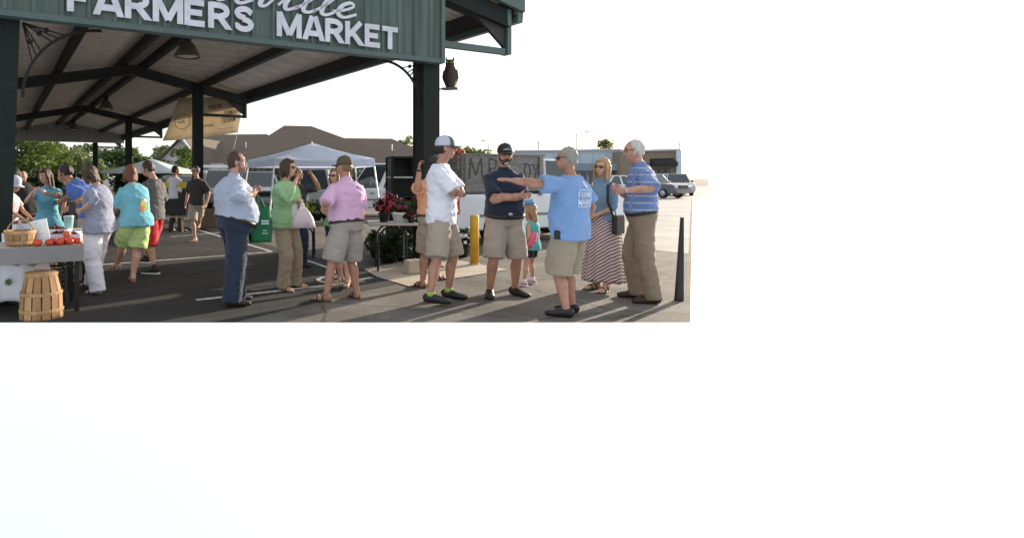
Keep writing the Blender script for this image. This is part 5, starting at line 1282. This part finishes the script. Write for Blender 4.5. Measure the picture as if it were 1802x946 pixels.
t = thing('phone', 'dark phone held by the woman in white trousers', 'phone', wp(127, 366, 7.55), R(30)); bm = BM(); box(bm, (0, 0, 0), (.075, .012, .15)); obj('case', bm, M_black, t, bevel=.004); bm = BM(); box(bm, (0, -.008, 0), (.066, .003, .13)); obj('screen', bm, M_glass, t)
t = thing('phone', 'small pale phone held up by the girl in the teal dress', 'phone', wp(70, 338, 8.45), R(10)); bm = BM(); box(bm, (0, 0, 0), (.10, .012, .055)); obj('case', bm, mat('blue_case', (.2, .3, .55), .4), t, bevel=.004); bm = BM(); box(bm, (0, .008, 0), (.09, .003, .046)); obj('screen', bm, M_glass, t)
t = thing('clipboard', 'small tan pad held by the woman in the green top', 'pad', wp(578, 372, 7.95), R(20)); bm = BM(); box(bm, (0, 0, 0), (.10, .02, .15), Matrix.Rotation(R(-30), 3, 'Y')); obj('board', bm, M_wood, t, bevel=.004); bm = BM(); box(bm, (-.03, -.012, .055), (.05, .006, .02), Matrix.Rotation(R(-30), 3, 'Y')); obj('clip', bm, M_galv, t)
# ------------------------------------------------------------------ produce stall at the left
TZ = .712
sx0, sx1, sy0, sy1 = -1.62, 0.0, 0.0, .76      # along the canopy axes from the right front corner
TC = V((-2.715, 6.60, 0)); TA = math.atan2(.4794, .8776)
def tb(px, off=0.0, z=TZ):                       # a point on the table seen at photo column px, off metres behind its front edge
    o_ = TC + tl_ * off; k = (px - 600) / F; t_ = (k * o_.y - o_.x) / (tu.x - k * tu.y); q_ = o_ + tu * t_; return V((q_.x, q_.y, z))
st = thing('produce_table', 'grey-sided produce table with black folding legs at the left front', 'table', TC + tu * ((sx0 + sx1) / 2) + tl_ * ((sy0 + sy1) / 2), TA)
def sl(x, y, z): return V((x - (sx0 + sx1) / 2, y - (sy0 + sy1) / 2, z))
M_board = mat('grey_board', (.20, .19, .185), .8, .12, 4, .1, 30); M_top = mat('table_paper', (.46, .42, .34), .85, .12, 5)
bm = BM(); box(bm, sl((sx0 + sx1) / 2, (sy0 + sy1) / 2, TZ - .02), (sx1 - sx0 - .04, sy1 - sy0 - .04, .03)); obj('table_top', bm, M_top, st)
for c, s_ in ((sl((sx0 + sx1) / 2, sy0, TZ - .085), (sx1 - sx0, .022, .17)), (sl((sx0 + sx1) / 2, sy1, TZ - .085), (sx1 - sx0, .022, .17)), (sl(sx1, (sy0 + sy1) / 2, TZ - .085), (.022, sy1 - sy0 - .03, .17)), (sl(sx0, (sy0 + sy1) / 2, TZ - .085), (.022, sy1 - sy0 - .03, .17))):
    bm = BM(); box(bm, c, s_); obj('side_board', bm, M_board, st, bevel=.004)
for x in (sx1 - .06, sx0 + .06):
    for y in (sy0 + .08, sy1 - .08):
        bm = BM(); bar(bm, sl(x, y, 0), sl(x, y, TZ - .17), .04, .05, V((0, 1, 0))); obj('leg', bm, M_iron, st)
bm = BM(); bar(bm, sl(sx1 - .06, sy0 + .08, .46), sl(sx1 - .38, sy0 + .10, .58), .025); obj('brace', bm, M_iron, st)
# floral cloth hanging under the front
M_flor = mat('floral_cloth', (.66, .66, .70), .85, .08, 5, .2, 10)
bm = BM(); g = []
for j in range(9):
    g.append([bm.verts.new((-1.45 + 1.14 * i / 24, .24 + .022 * math.sin(i * .9) * (j / 8) + .008 * math.sin(i * 2.3), .545 - .42 * j / 8 - .015 * math.sin(i * .7) * (j / 8))) for i in range(25)])
for a, b in zip(g, g[1:]):
    for i in range(24): bm.faces.new((a[i], a[i + 1], b[i + 1], b[i]))
fc = tag(obj('table_cloth', bm, M_flor, None, True), 'white cloth printed with red flowers and leaves hanging below the produce table', 'tablecloth'); fc.modifiers.new('s', 'SOLIDIFY').thickness = .004
fc.location = TC; fc.rotation_euler = (0, 0, TA)
for i, (x, z, r, c) in enumerate(((-.86, .22, .055, (.45, .09, .06)), (-.90, .42, .04, (.10, .16, .06)), (-.62, .54, .045, (.30, .22, .10)), (-.48, .53, .05, (.38, .30, .16)), (-.70, .34, .035, (.10, .16, .06)), (-.45, .42, .03, (.45, .25, .08)))):
    bm = BM()
    for k in range(5):
        a = 2 * math.pi * k / 5; bm.faces.new([bm.verts.new((x + math.cos(a) * r * .55 + math.cos(b) * r * .5, .208, z + math.sin(a) * r * .55 + math.sin(b) * r * .5)) for b in [2 * math.pi * q / 9 for q in range(9)]])
    obj('flower_print', bm, mat('flower_print_%d' % i, c, .85, .3, 20), fc)
def basket(label, loc, r0, r1, h, n, m, inv=False, name='basket', handle=False, ry=1.0):
    t = thing(name, label, 'basket', loc); bm = BM()
    lathe(bm, [(r0 - .012, .008), ((r0 + r1) / 2 - .012, h * .5), (r1 - .014, h - .010)], (0, 0, 0), 24); 
    for v in bm.verts: v.co.y *= ry
    obj('liner', bm, mat('basket_inside', (.16, .09, .04), .9), t)
    w_ = 2 * math.pi * max(r0, r1) / n * .90
    for k in range(n):
        a = 2 * math.pi * k / n; d = V((math.cos(a), math.sin(a) * ry, 0)); s_ = V((-math.sin(a), math.cos(a) * ry, 0)); f0, f1 = r0 / max(r0, r1), r1 / max(r0, r1); j = random.uniform(-.002, .003)
        bm = BM(); rm = (r0 + r1) / 2 + .05 * h
        pts = [(r0 + j, 0, f0), (rm + j, h * .5, (f0 + f1) / 2 + .03), (r1 + j, h, f1)]
        vs = [[bm.verts.new(d * (r + o_) + s_ * (w_ / 2 * f * e) + V((0, 0, z))) for e in (-1, 1) for o_ in (0, -.006)] for r, z, f in pts]
        for A_, B_ in zip(vs, vs[1:]):
            for p, q in ((0, 2), (2, 3), (3, 1), (1, 0)): bm.faces.new((A_[p], A_[q], B_[q], B_[p]))
        bm.faces.new((vs[0][0], vs[0][2], vs[0][3], vs[0][1])); bm.faces.new((vs[2][0], vs[2][2], vs[2][3], vs[2][1]))
        obj('stave', bm, m[k % len(m)], t)
    for z in (h * .22, h * .93) if not inv else (h * .18, h * .55, h * .96):
        f = z / h; r = r0 + (r1 - r0) * f + .05 * h * (1 - abs(2 * f - 1)) + .006; bm = BM()
        loft(bm, [V((math.cos(a) * r, math.sin(a) * r * ry, z)) for a in [2 * math.pi * i / 28 for i in range(29)]], [(.018, .004)] * 29, 6, V((0, 0, 1))); obj('hoop', bm, m[0], t)
    if inv:
        bm = BM(); lathe(bm, [(r1 - .004, h - .012), (r1, h - .004), (r1 - .02, h + .004)], (0, 0, 0), 24); obj('bottom', bm, m[1], t)
    if handle:
        bm = BM(); tube(bm, [V((math.cos(a) * r1 * .95, 0, h - .02 + math.sin(a) * .13)) for a in [math.pi * i / 12 for i in range(13)]], .008, 6); obj('handle', bm, m[0], t)
    return t
M_b1 = mat('basket_wood_a', (.33, .19, .085), .75, .2, 6, .2, 30, stretch=(3, 3, .5)); M_b2 = mat('basket_wood_b', (.27, .145, .06), .75, .2, 6, .2, 30, stretch=(3, 3, .5)); M_b3 = mat('basket_wood_c', (.38, .23, .11), .75, .2, 6, .2, 30, stretch=(3, 3, .5))
p = at(73, 6.36); basket('tall wooden bushel basket standing upside down on the ground in front of the produce table', p, .205, .142, .46, 14, [M_b1, M_b2, M_b3, M_b2], True)
p = tb(36, .24); basket('low splint basket with a looped handle on the produce table beside the white price card', (p.x, p.y, TZ), .125, .15, .15, 14, [M_b3, M_b1, M_b2], False, 'basket', True)
# tomatoes in a row
M_tom = mat('tomato_red', (.50, .055, .022), .25, .25, 9)
M_toms = [M_tom, mat('tomato_orange', (.55, .11, .025), .3, .3, 8), mat('tomato_deep', (.40, .030, .018), .25, .3, 8)]
def tomato(x, y, z, r, lb, k):
    t = thing('tomato', lb, 'tomato', (x, y, z), k, 'loose tomatoes at the front of the produce table'); bm = BM(); lathe(bm, [(.2 * r, -.80 * r), (.75 * r, -.62 * r), (r, -.05 * r), (.86 * r, .50 * r), (.45 * r, .78 * r), (.10 * r, .70 * r)], (0, 0, 0), 18)
    for v in bm.verts: v.co.x *= 1.06 + .05 * math.sin(k * 3); a = math.atan2(v.co.y, v.co.x); q = 1 + .035 * math.cos(5 * a + k); v.co.x *= q; v.co.y *= q
    obj('skin', bm, M_toms[int(k * 7) % 3], t, True)
    bm = BM()
    for i in range(5):
        a = 2 * math.pi * i / 5; d = V((math.cos(a), math.sin(a), 0)); s_ = V((-d.y, d.x, 0)); c = V((0, 0, .74 * r)); bm.faces.new([bm.verts.new(q) for q in (c + V((0, 0, .03 * r)), c + d * .25 * r + s_ * .09 * r, c + d * .52 * r - V((0, 0, .06 * r)), c + d * .25 * r - s_ * .09 * r)])
    obj('calyx', bm, M_leafB, t)
spots = [(66, .075, .046, 'lone tomato at the left end of the row, under the price card'), (87, .075, .044, 'front tomato second from the left in the tomato row'), (105, .075, .046, 'front tomato in the middle of the tomato row'), (123, .075, .045, 'front tomato second from the right in the tomato row'), (137, .10, .042, 'tomato nearest the right corner of the produce table'),
         (95, .165, .044, 'tomato behind the left pair in the tomato row'), (112, .165, .046, 'tomato behind the middle of the tomato row'), (128, .17, .044, 'tomato behind the right end of the tomato row')]
for i, (px, off, r, lb) in enumerate(spots):
    q = tb(px, off); tomato(q.x, q.y, TZ - .004 + .8 * r, r, lb, i * 1.3)
q = tb(118, .12); tomato(q.x, q.y, TZ + .105, .042, 'tomato perched on top of the tomato heap', 4)
# price card
c = tb(75, .22); t = thing('price_card', 'white hand-lettered card leaning among the produce on the table', 'sign', (c.x, c.y, TZ), R(8)); rot = Matrix.Rotation(R(-10), 3, 'X') @ Matrix.Rotation(R(-13), 3, 'Y')
bm = BM(); box(bm, rot @ V((0, 0, .135)), (.17, .008, .26), rot); obj('card', bm, mat('card_white', (.80, .80, .78), .7, .03), t)
bm = BM()
for j in range(7):
    L = .12 * random.uniform(.5, 1)
    for i in range(10): 
        a = V((-.065 + L * i / 10, -.006, .235 - .03 * j + .004 * math.sin(i * 2.5 + j))); b_ = V((-.065 + L * (i + .8) / 10, -.006, .235 - .03 * j + .004 * math.sin((i + .8) * 2.5 + j))); bar(bm, rot @ a, rot @ b_, .0035, .001, V((0, 1, 0)))
obj('handwriting', bm, mat('teal_ink', (.15, .42, .45), .8), t)
# boxes of cherries
M_cherry = mat('cherry', (.10, .010, .014), .25, .4, 40)
def crate(label, loc, sz, rz, m, heap, fruit='cherry', cat='punnet', name='fruit_box'):
    t = thing(name, label, cat, loc, rz); x, y, z = sz
    for c_, s_ in (((0, -y / 2, z / 2), (x, .012, z)), ((0, y / 2, z / 2), (x, .012, z)), ((-x / 2, 0, z / 2), (.012, y - .013, z)), ((x / 2, 0, z / 2), (.012, y - .013, z))):
        bm = BM(); box(bm, c_, s_); obj('panel', bm, m, t)
    bm = BM(); box(bm, (0, 0, .012), (x - .014, y - .014, .012)); obj('base', bm, m, t)
    rnd = random.Random(int(abs(loc[0]) * 1000)); bm = BM()
    for i in range(heap):
        u_, v_ = rnd.uniform(-.46, .46), rnd.uniform(-.44, .44); ell(bm, (u_ * x, v_ * y, z * .6 + rnd.random() * z * .75 * (1.1 - 1.6 * max(abs(u_), abs(v_)))), (.013, .013, .012), None, 7, 5)
    fr = obj('heaped_fruit', bm, M_cherry, t, True); fr['kind'] = 'stuff'
    return t
M_bx = mat('box_blue_white', (.50, .54, .66), .6, .12, 3)
q = tb(105, .36); crate('pale blue box heaped with dark cherries behind the tomatoes', (q.x, q.y, TZ), (.20, .22, .10), TA, M_bx, 150)
q = tb(127, .36); crate('smaller pale box of dark cherries at the right end of the produce table', (q.x, q.y, TZ), (.13, .22, .09), TA, M_bx, 100)
q = tb(98, .60); crate('tray of red cherries at the back edge of the produce table', (q.x, q.y, TZ), (.30, .12, .13), R(2), mat('box_white', (.7, .7, .72), .6), 150)
q = tb(38, .60); crate('tray of red berries behind the splint basket', (q.x, q.y, TZ), (.36, .14, .10), R(-3), mat('box_white', (.7, .7, .72), .6), 150)
# stacked bread crates under the table
M_crt = mat('crate_black', (.03, .03, .032), .6)
for i in range(3):
    t = thing('stacking_crate', ('bottom', 'middle', 'topmost')[i] + ' black slatted crate of the stack under the produce table', 'crate', TC + tu * -.30 + tl_ * .45 + V((0, 0, .008 + i * .15)), TA, 'crates under the produce table')
    for j in range(3):
        for sg in (-1, 1):
            bm = BM(); box(bm, (0, sg * .2, .025 + j * .045), (.30, .012, .026)); obj('slat', bm, M_crt, t)
            bm = BM(); box(bm, (sg * .15, 0, .025 + j * .045), (.012, .38, .026)); obj('slat', bm, M_crt, t)
    for a in (-1, 1):
        for b_ in (-1, 1):
            bm = BM(); box(bm, (a * .152, b_ * .203, .07), (.022, .022, .14)); obj('post', bm, M_crt, t)
# second stall behind, under white cloth
a, b = at(14, 7.7), at(128, 7.7)
t = thing('stall_table', 'long stall table under a white cloth behind the front produce table', 'table', ((a.x + b.x) / 2, 8.0, 0)); L = b.x - a.x
bm = BM(); box(bm, (0, 0, .72), (L, .62, .03)); obj('table_top', bm, M_top, t)
for sx_ in (-1, 1):
    for sy_ in (-1, 1):
        bm = BM(); bar(bm, (sx_ * (L / 2 - .08), sy_ * .24, 0), (sx_ * (L / 2 - .08), sy_ * .24, .70), .035); obj('leg', bm, M_iron, t)
bm = BM(); N = 40; rim = [V((math.copysign(min(abs(math.cos(x_)) * 1.5, 1), math.cos(x_)) * (L / 2 + .02), math.copysign(min(abs(math.sin(x_)) * 1.5, 1), math.sin(x_)) * .33, 0)) for x_ in [2 * math.pi * i / N for i in range(N)]]
r0 = [bm.verts.new(p + V((0, 0, .742))) for p in rim]; r1 = [bm.verts.new(p * 1.02 + V((0, 0, .72))) for p in rim]; r2 = [bm.verts.new(p * (1.04 + .02 * math.sin(i * 1.9)) + V((0, 0, .40 + .03 * math.sin(i)))) for i, p in enumerate(rim)]
bm.faces.new(r0)
for A_, B_ in ((r0, r1), (r1, r2)):
    for i in range(N): bm.faces.new((A_[i], A_[(i + 1) % N], B_[(i + 1) % N], B_[i]))
o = obj('stall_cloth', bm, M_cloth_white, None, True); o.location = t.location; tag(o, 'white cloth draped over the second stall table at the left', 'tablecloth')
for i, (px, d, lb) in enumerate(((22, 7.85, 'white punnet of berries at the left end of the cloth-covered stall'), (47, 7.95, 'white punnet of berries in the middle of the cloth-covered stall'), (33, 8.15, 'white punnet of berries at the back of the cloth-covered stall'))):
    q = at(px, d); crate(lb, (q.x, q.y, .75), (.17, .13, .09), R(10 * i), mat('box_white', (.7, .7, .72), .6), 60)
q = at(121, 7.85); t = thing('paper_cup', 'pale aqua paper cup standing on the white-clothed stall', 'cup', (q.x, q.y, .75)); bm = BM(); lathe(bm, [(.045, 0), (.06, .17), (.063, .175)], (0, 0, 0), 18); obj('cup', bm, mat('aqua_cup', (.40, .62, .62), .5), t, True); bm = BM(); lathe(bm, [(.064, .175), (.064, .185), (.05, .19)], (0, 0, 0), 18); obj('rim', bm, M_white, t, True)

# ------------------------------------------------------------------ chalkboard easel and boxes behind
c = gp(306, 408); t = thing('chalkboard_easel', 'wooden easel holding a black chalkboard with a yellow header', 'sign', c, R(-12))
for a, b in (((-.30, -.10, 0), (-.14, 0, 1.28)), ((.30, -.10, 0), (.14, 0, 1.28)), ((0, .40, 0), (0, .02, 1.25))):
    bm = BM(); bar(bm, a, b, .045, .035); obj('leg', bm, M_wood, t)
bm = BM(); bar(bm, (-.36, -.11, .40), (.40, -.11, .40), .05, .04); obj('ledge', bm, M_wood, t)
bm = BM(); box(bm, (.06, -.075, .80), (.66, .03, .72), Matrix.Rotation(R(-4), 3, 'X')); bd = obj('chalkboard', bm, mat('slate', (.028, .028, .030), .8, .2, 6), t, bevel=.004)
bm = BM(); box(bm, (.06, -.078, 1.22), (.62, .03, .16), Matrix.Rotation(R(-4), 3, 'X')); obj('header', bm, mat('sign_yellow', (.62, .46, .05), .7), t)
for i, (px, py, wd) in enumerate(((372, 398, .75), (398, 395, .6))):
    c = gp(px, py); t = thing('cardboard_box', ('brown cardboard box on the ground behind the man in the charcoal tee', 'second brown box on the ground just left of the man in jeans')[i], 'box', c, R(-8)); bm = BM(); box(bm, (0, 0, .24), (wd, .45, .48)); obj('carton', bm, mat('cardboard', (.20, .13, .075), .9, .15, 4), t, bevel=.008)
    for sg in (-1, 1):
        bm = BM(); hexa(bm, [(-wd / 2, sg * .225, .482), (wd / 2, sg * .225, .482), (wd / 2, sg * .01, .50), (-wd / 2, sg * .01, .50), (-wd / 2, sg * .225, .488), (wd / 2, sg * .225, .488), (wd / 2, sg * .01, .506), (-wd / 2, sg * .01, .506)]); obj('flap', bm, mat('cardboard', (.2, .13, .075)), t)
bm = BM(); a, b = gp(282, 402), gp(470, 392); bar(bm, a + V((0, 0, .06)), b + V((0, 0, .06)), .14, .12); tag(obj('kerb', bm, M_conc, None, bevel=.01), kind='structure')

# ------------------------------------------------------------------ plant stall
def ftable(label, x0, x1, d, z, legs_out=True):
    a, b = at(x0, d), at(x1, d); L = b.x - a.x; t = thing('folding_table', label, 'table', ((a.x + b.x) / 2, d + .35, 0)); bm = BM(); box(bm, (0, 0, z - .02), (L, .70, .04)); obj('table_top', bm, mat('table_grey', (.36, .35, .33), .6, .1, 6), t, bevel=.012)
    for sx_ in (-1, 1):
        x = sx_ * (L / 2 - .16)
        for sy_ in (-1, 1):
            bm = BM(); tube(bm, [(x - sx_ * .22, sy_ * .27, z - .05), (x - sx_ * .08, sy_ * .28, z - .10), (x, sy_ * .29, z - .20), (x + .01 * sx_, sy_ * .29, 0)], .017, 8); obj('leg', bm, M_iron, t)
        bm = BM(); bar(bm, (x, -.29, .16), (x, .29, .16), .022); obj('crossbar', bm, M_iron, t)
    return t
ftable('grey folding table crowded with potted flowers left of the black rack', 648, 735, 9.35, .735)
ftable('grey folding table of seedlings behind the woman in mint green', 480, 566, 10.9, .66)
M_pot = mat('nursery_pot', (.025, .025, .027), .5); M_red = mat('petal_red', (.28, .012, .022), .6, .3, 30, trans=.25); M_mag = mat('petal_magenta', (.40, .05, .16), .6, .3, 30, trans=.25); M_yel = mat('leaf_yellowgreen', (.42, .46, .05), .6, .3, 20, trans=.3); M_orange = mat('petal_orange_red', (.50, .10, .035), .6, .3, 30, trans=.25)
def potted(label, loc, pr, ph, pm, spread, hgt, leafm, flm=None, nl=220, nf=60, seed=1, name='potted_plant', lsz=.06, fsz=.045):
    t = thing(name, label, 'potted plant', loc, 0); rnd = random.Random(seed); bm = BM(); lathe(bm, [(pr * .72, 0), (pr * .96, ph * .86), (pr * 1.06, ph * .88), (pr * 1.08, ph), (pr * .9, ph), (pr * .86, ph * .93)], (0, 0, 0), 18); obj('pot', bm, pm, t, True)
    bm = BM(); lathe(bm, [(pr * .8, ph * .9), (pr * .86, ph * .935)], (0, 0, 0), 14); obj('soil', bm, M_dirt, t)
    cl = [(V((rnd.uniform(-.6, .6) * spread, rnd.uniform(-.6, .6) * spread, ph + hgt * rnd.uniform(.2, .7))), (spread * .5, spread * .5, hgt * .4)) for _ in range(7)]
    bm = BM()
    for c_, r_ in cl: tube(bm, [(0, 0, ph * .9), c_ * .6 + V((0, 0, ph * .4)), c_], .006, 5)
    obj('stems', bm, M_leafC, t)
    bm = BM(); leafcloud(bm, cl, nl, lsz, rnd); obj('foliage', bm, leafm, t)
    if flm:
        bm = BM()
        for _ in range(nf):
            c_, r_ = cl[rnd.randrange(len(cl))]; d = V((rnd.gauss(0, 1), rnd.gauss(0, 1) - .6, rnd.gauss(.5, 1))).normalized(); p = c_ + V((d.x * r_[0], d.y * r_[1], d.z * r_[2])) * 1.05
            s_ = d.orthogonal().normalized(); u_ = d.cross(s_); f = fsz * rnd.uniform(.7, 1.2); bm.faces.new([bm.verts.new(p + d * (.012 * (i % 2)) + (s_ * math.cos(2 * math.pi * i / 8) + u_ * math.sin(2 * math.pi * i / 8)) * f * (1 if i % 2 == 0 else .6)) for i in range(8)])
        obj('blossoms', bm, flm, t)
    return t
def on(px, d, z): return at(px, d, z)
potted('white tub of pink petunias on the grey folding table', on(705, 9.55, .735), .14, .15, M_white, .22, .22, M_leafB, M_mag, 320, 26, 3)
potted('black pot of red geraniums on the folding table, right of the man in pink', on(676, 9.6, .735), .09, .14, M_pot, .18, .28, M_purple, M_red, 300, 34, 4)
potted('small dark pot of red coleus at the back of the folding table', on(690, 9.9, .735), .08, .13, M_pot, .15, .30, M_purple, M_red, 240, 16, 5)
potted('black pot of magenta flowers at the right end of the folding table', on(727, 9.75, .735), .08, .12, M_pot, .16, .26, M_leafB, M_mag, 260, 12, 6)
potted('pot of plum-leaved plants drooping at the front right of the folding table', on(724, 9.42, .735), .06, .07, M_pot, .12, .12, M_purple, None, 160, 0, 7)
for i, (px, lb) in enumerate(((522, 'pot of yellow-green seedlings at the left of the seedling table'), (540, 'pot of seedlings with one bright yellow leaf on the seedling table'), (557, 'pot of seedlings at the right end of the seedling table'), (576, 'pot of green seedlings just left of the woman in the green top'))):
    potted(lb, on(px, 11.05, .66 if i < 3 else .66), .10, .12, M_pot, .17, .24, M_leafA if i % 2 else M_leafB, M_yel if i == 1 else None, 260, 25, 20 + i, fsz=.06)
potted('leafy green plant in a pot on the ground under the folding table', gp(683, 462), .16, .16, M_pot, .34, .36, M_leafC, None, 900, 0, 31, lsz=.075)
potted('bushy dark plant in a pot on the ground nearest the curb block', gp(712, 458), .17, .18, M_pot, .34, .38, M_leafC, None, 900, 0, 32, lsz=.075)
potted('purple-leaved plant rising behind the plants under the folding table', gp(706, 449), .15, .20, M_pot, .26, .46, M_purple, None, 500, 0, 33, lsz=.085)
potted('low green plant in a pot at the left end under the folding table', gp(664, 452), .15, .16, M_pot, .26, .32, M_leafC, None, 600, 0, 34, lsz=.07)
potted('dark potted shrub on the ground beyond the yellow bollard', gp(812, 452), .14, .16, M_pot, .24, .36, M_leafC, M_white, 500, 10, 35, lsz=.07)
# black display rack
c = at(724, 11.5); t = thing('display_rack', 'tall black metal plant rack with shelves beside the canopy column', 'rack', c, R(6)); rw, rd, rh = .82, .55, 1.80
for sx_ in (-1, 1):
    for sy_ in (-1, 1):
        bm = BM(); bar(bm, (sx_ * rw / 2, sy_ * rd / 2, 0), (sx_ * rw / 2, sy_ * rd / 2, rh), .04); obj('post', bm, M_iron, t)
for z in (.25, .72, 1.08, 1.42, 1.78):
    bm = BM(); box(bm, (0, 0, z), (rw + .02, rd + .02, .03)); obj('shelf', bm, M_iron if z != 1.42 else M_galv, t)
bm = BM(); box(bm, (0, rd / 2 - .005, rh / 2 + .1), (rw - .05, .012, rh - .25)); obj('back_panel', bm, M_black, t)
for sg in (-1, 1):
    bm = BM(); box(bm, (sg * (rw / 2 - .005), 0, rh / 2 + .1), (.012, rd - .05, rh - .25)); obj('side_panel', bm, M_black, t)
for i, (dx, z, lb) in enumerate(((.12, 1.435, 'dark leafy pot on the upper shelf of the black rack'), (-.18, .735, 'green pot on the lower shelf of the black rack, left'), (.2, .735, 'green pot on the lower shelf of the black rack, right'))):
    potted(lb, (c.x + dx, c.y - .08, z + .0), .08, .11, M_pot, .15, .20, M_leafC, None, 220, 0, 40 + i)
q = at(810, 12.9); potted('basket of orange-red flowers at the truck corner behind the trucker cap', (q.x, q.y + .9, 1.62), .12, .12, M_pot, .24, .34, M_purple, M_orange, 220, 160, 50, fsz=.06)
t = thing('crate_stand', 'dark wooden plant stand loaded behind the man in the white tee', 'stand', (q.x, q.y + .9, 0))
for sx_ in (-1, 1):
    for sy_ in (-1, 1):
        bm = BM(); bar(bm, (sx_ * .16, sy_ * .16, 0), (sx_ * .16, sy_ * .16, 1.58), .05); obj('leg', bm, M_greywood, t)
for z in (.4, 1.0, 1.60):
    bm = BM(); box(bm, (0, 0, z), (.42, .42, .035)); obj('shelf', bm, M_greywood, t)

# bollard, curb block, far right board
c = gp(835, 466); t = thing('bollard', 'yellow painted steel bollard standing beside the concrete pad', 'bollard', c); M_by = mat('bollard_yellow', (.58, .34, .025), .55, .16, 5, .1, 30)
bm = BM(); loft(bm, [(0, 0, 0), (0, 0, .78), (0, 0, .805), (0, 0, .815)], [.070, .070, .060, .03], 20); obj('post', bm, M_by, t, True)
bm = BM(); loft(bm, [(0, 0, .0), (0, 0, .03)], [.095, .08], 20); obj('foot_ring', bm, M_conc, t)
c = gp(730, 481); t = thing('curb_block', 'weathered concrete block at the foot of the canopy column', 'concrete block', c, R(24)); bm = BM(); hexa(bm, [(-.17, -.11, .011), (.17, -.11, .011), (.17, .11, .011), (-.17, .11, .011), (-.145, -.085, .205), (.145, -.085, .205), (.145, .085, .205), (-.145, .085, .205)]); obj('block', bm, M_conc, t, bevel=.02)
bm = BM(); tube(bm, [(0, 0, .19), (0, 0, .225)], .014); obj('lifting_pin', bm, M_galv, t)
c = at(1194, 7.2); t = thing('leaning_post', 'slim tapered black post standing at the right edge of the lot', 'post', c); bm = BM(); hexa(bm, [(-.035, -.03, 0), (.045, -.03, 0), (.045, .03, 0), (-.035, .03, 0), (.030, -.02, .96), (.052, -.02, .96), (.052, .02, .96), (.030, .02, .96)]); obj('shaft', bm, M_black, t); bm = BM(); box(bm, (0, 0, .012), (.07, .07, .024)); obj('foot_plate', bm, M_black, t)

bpy.data.scenes.remove(WS)
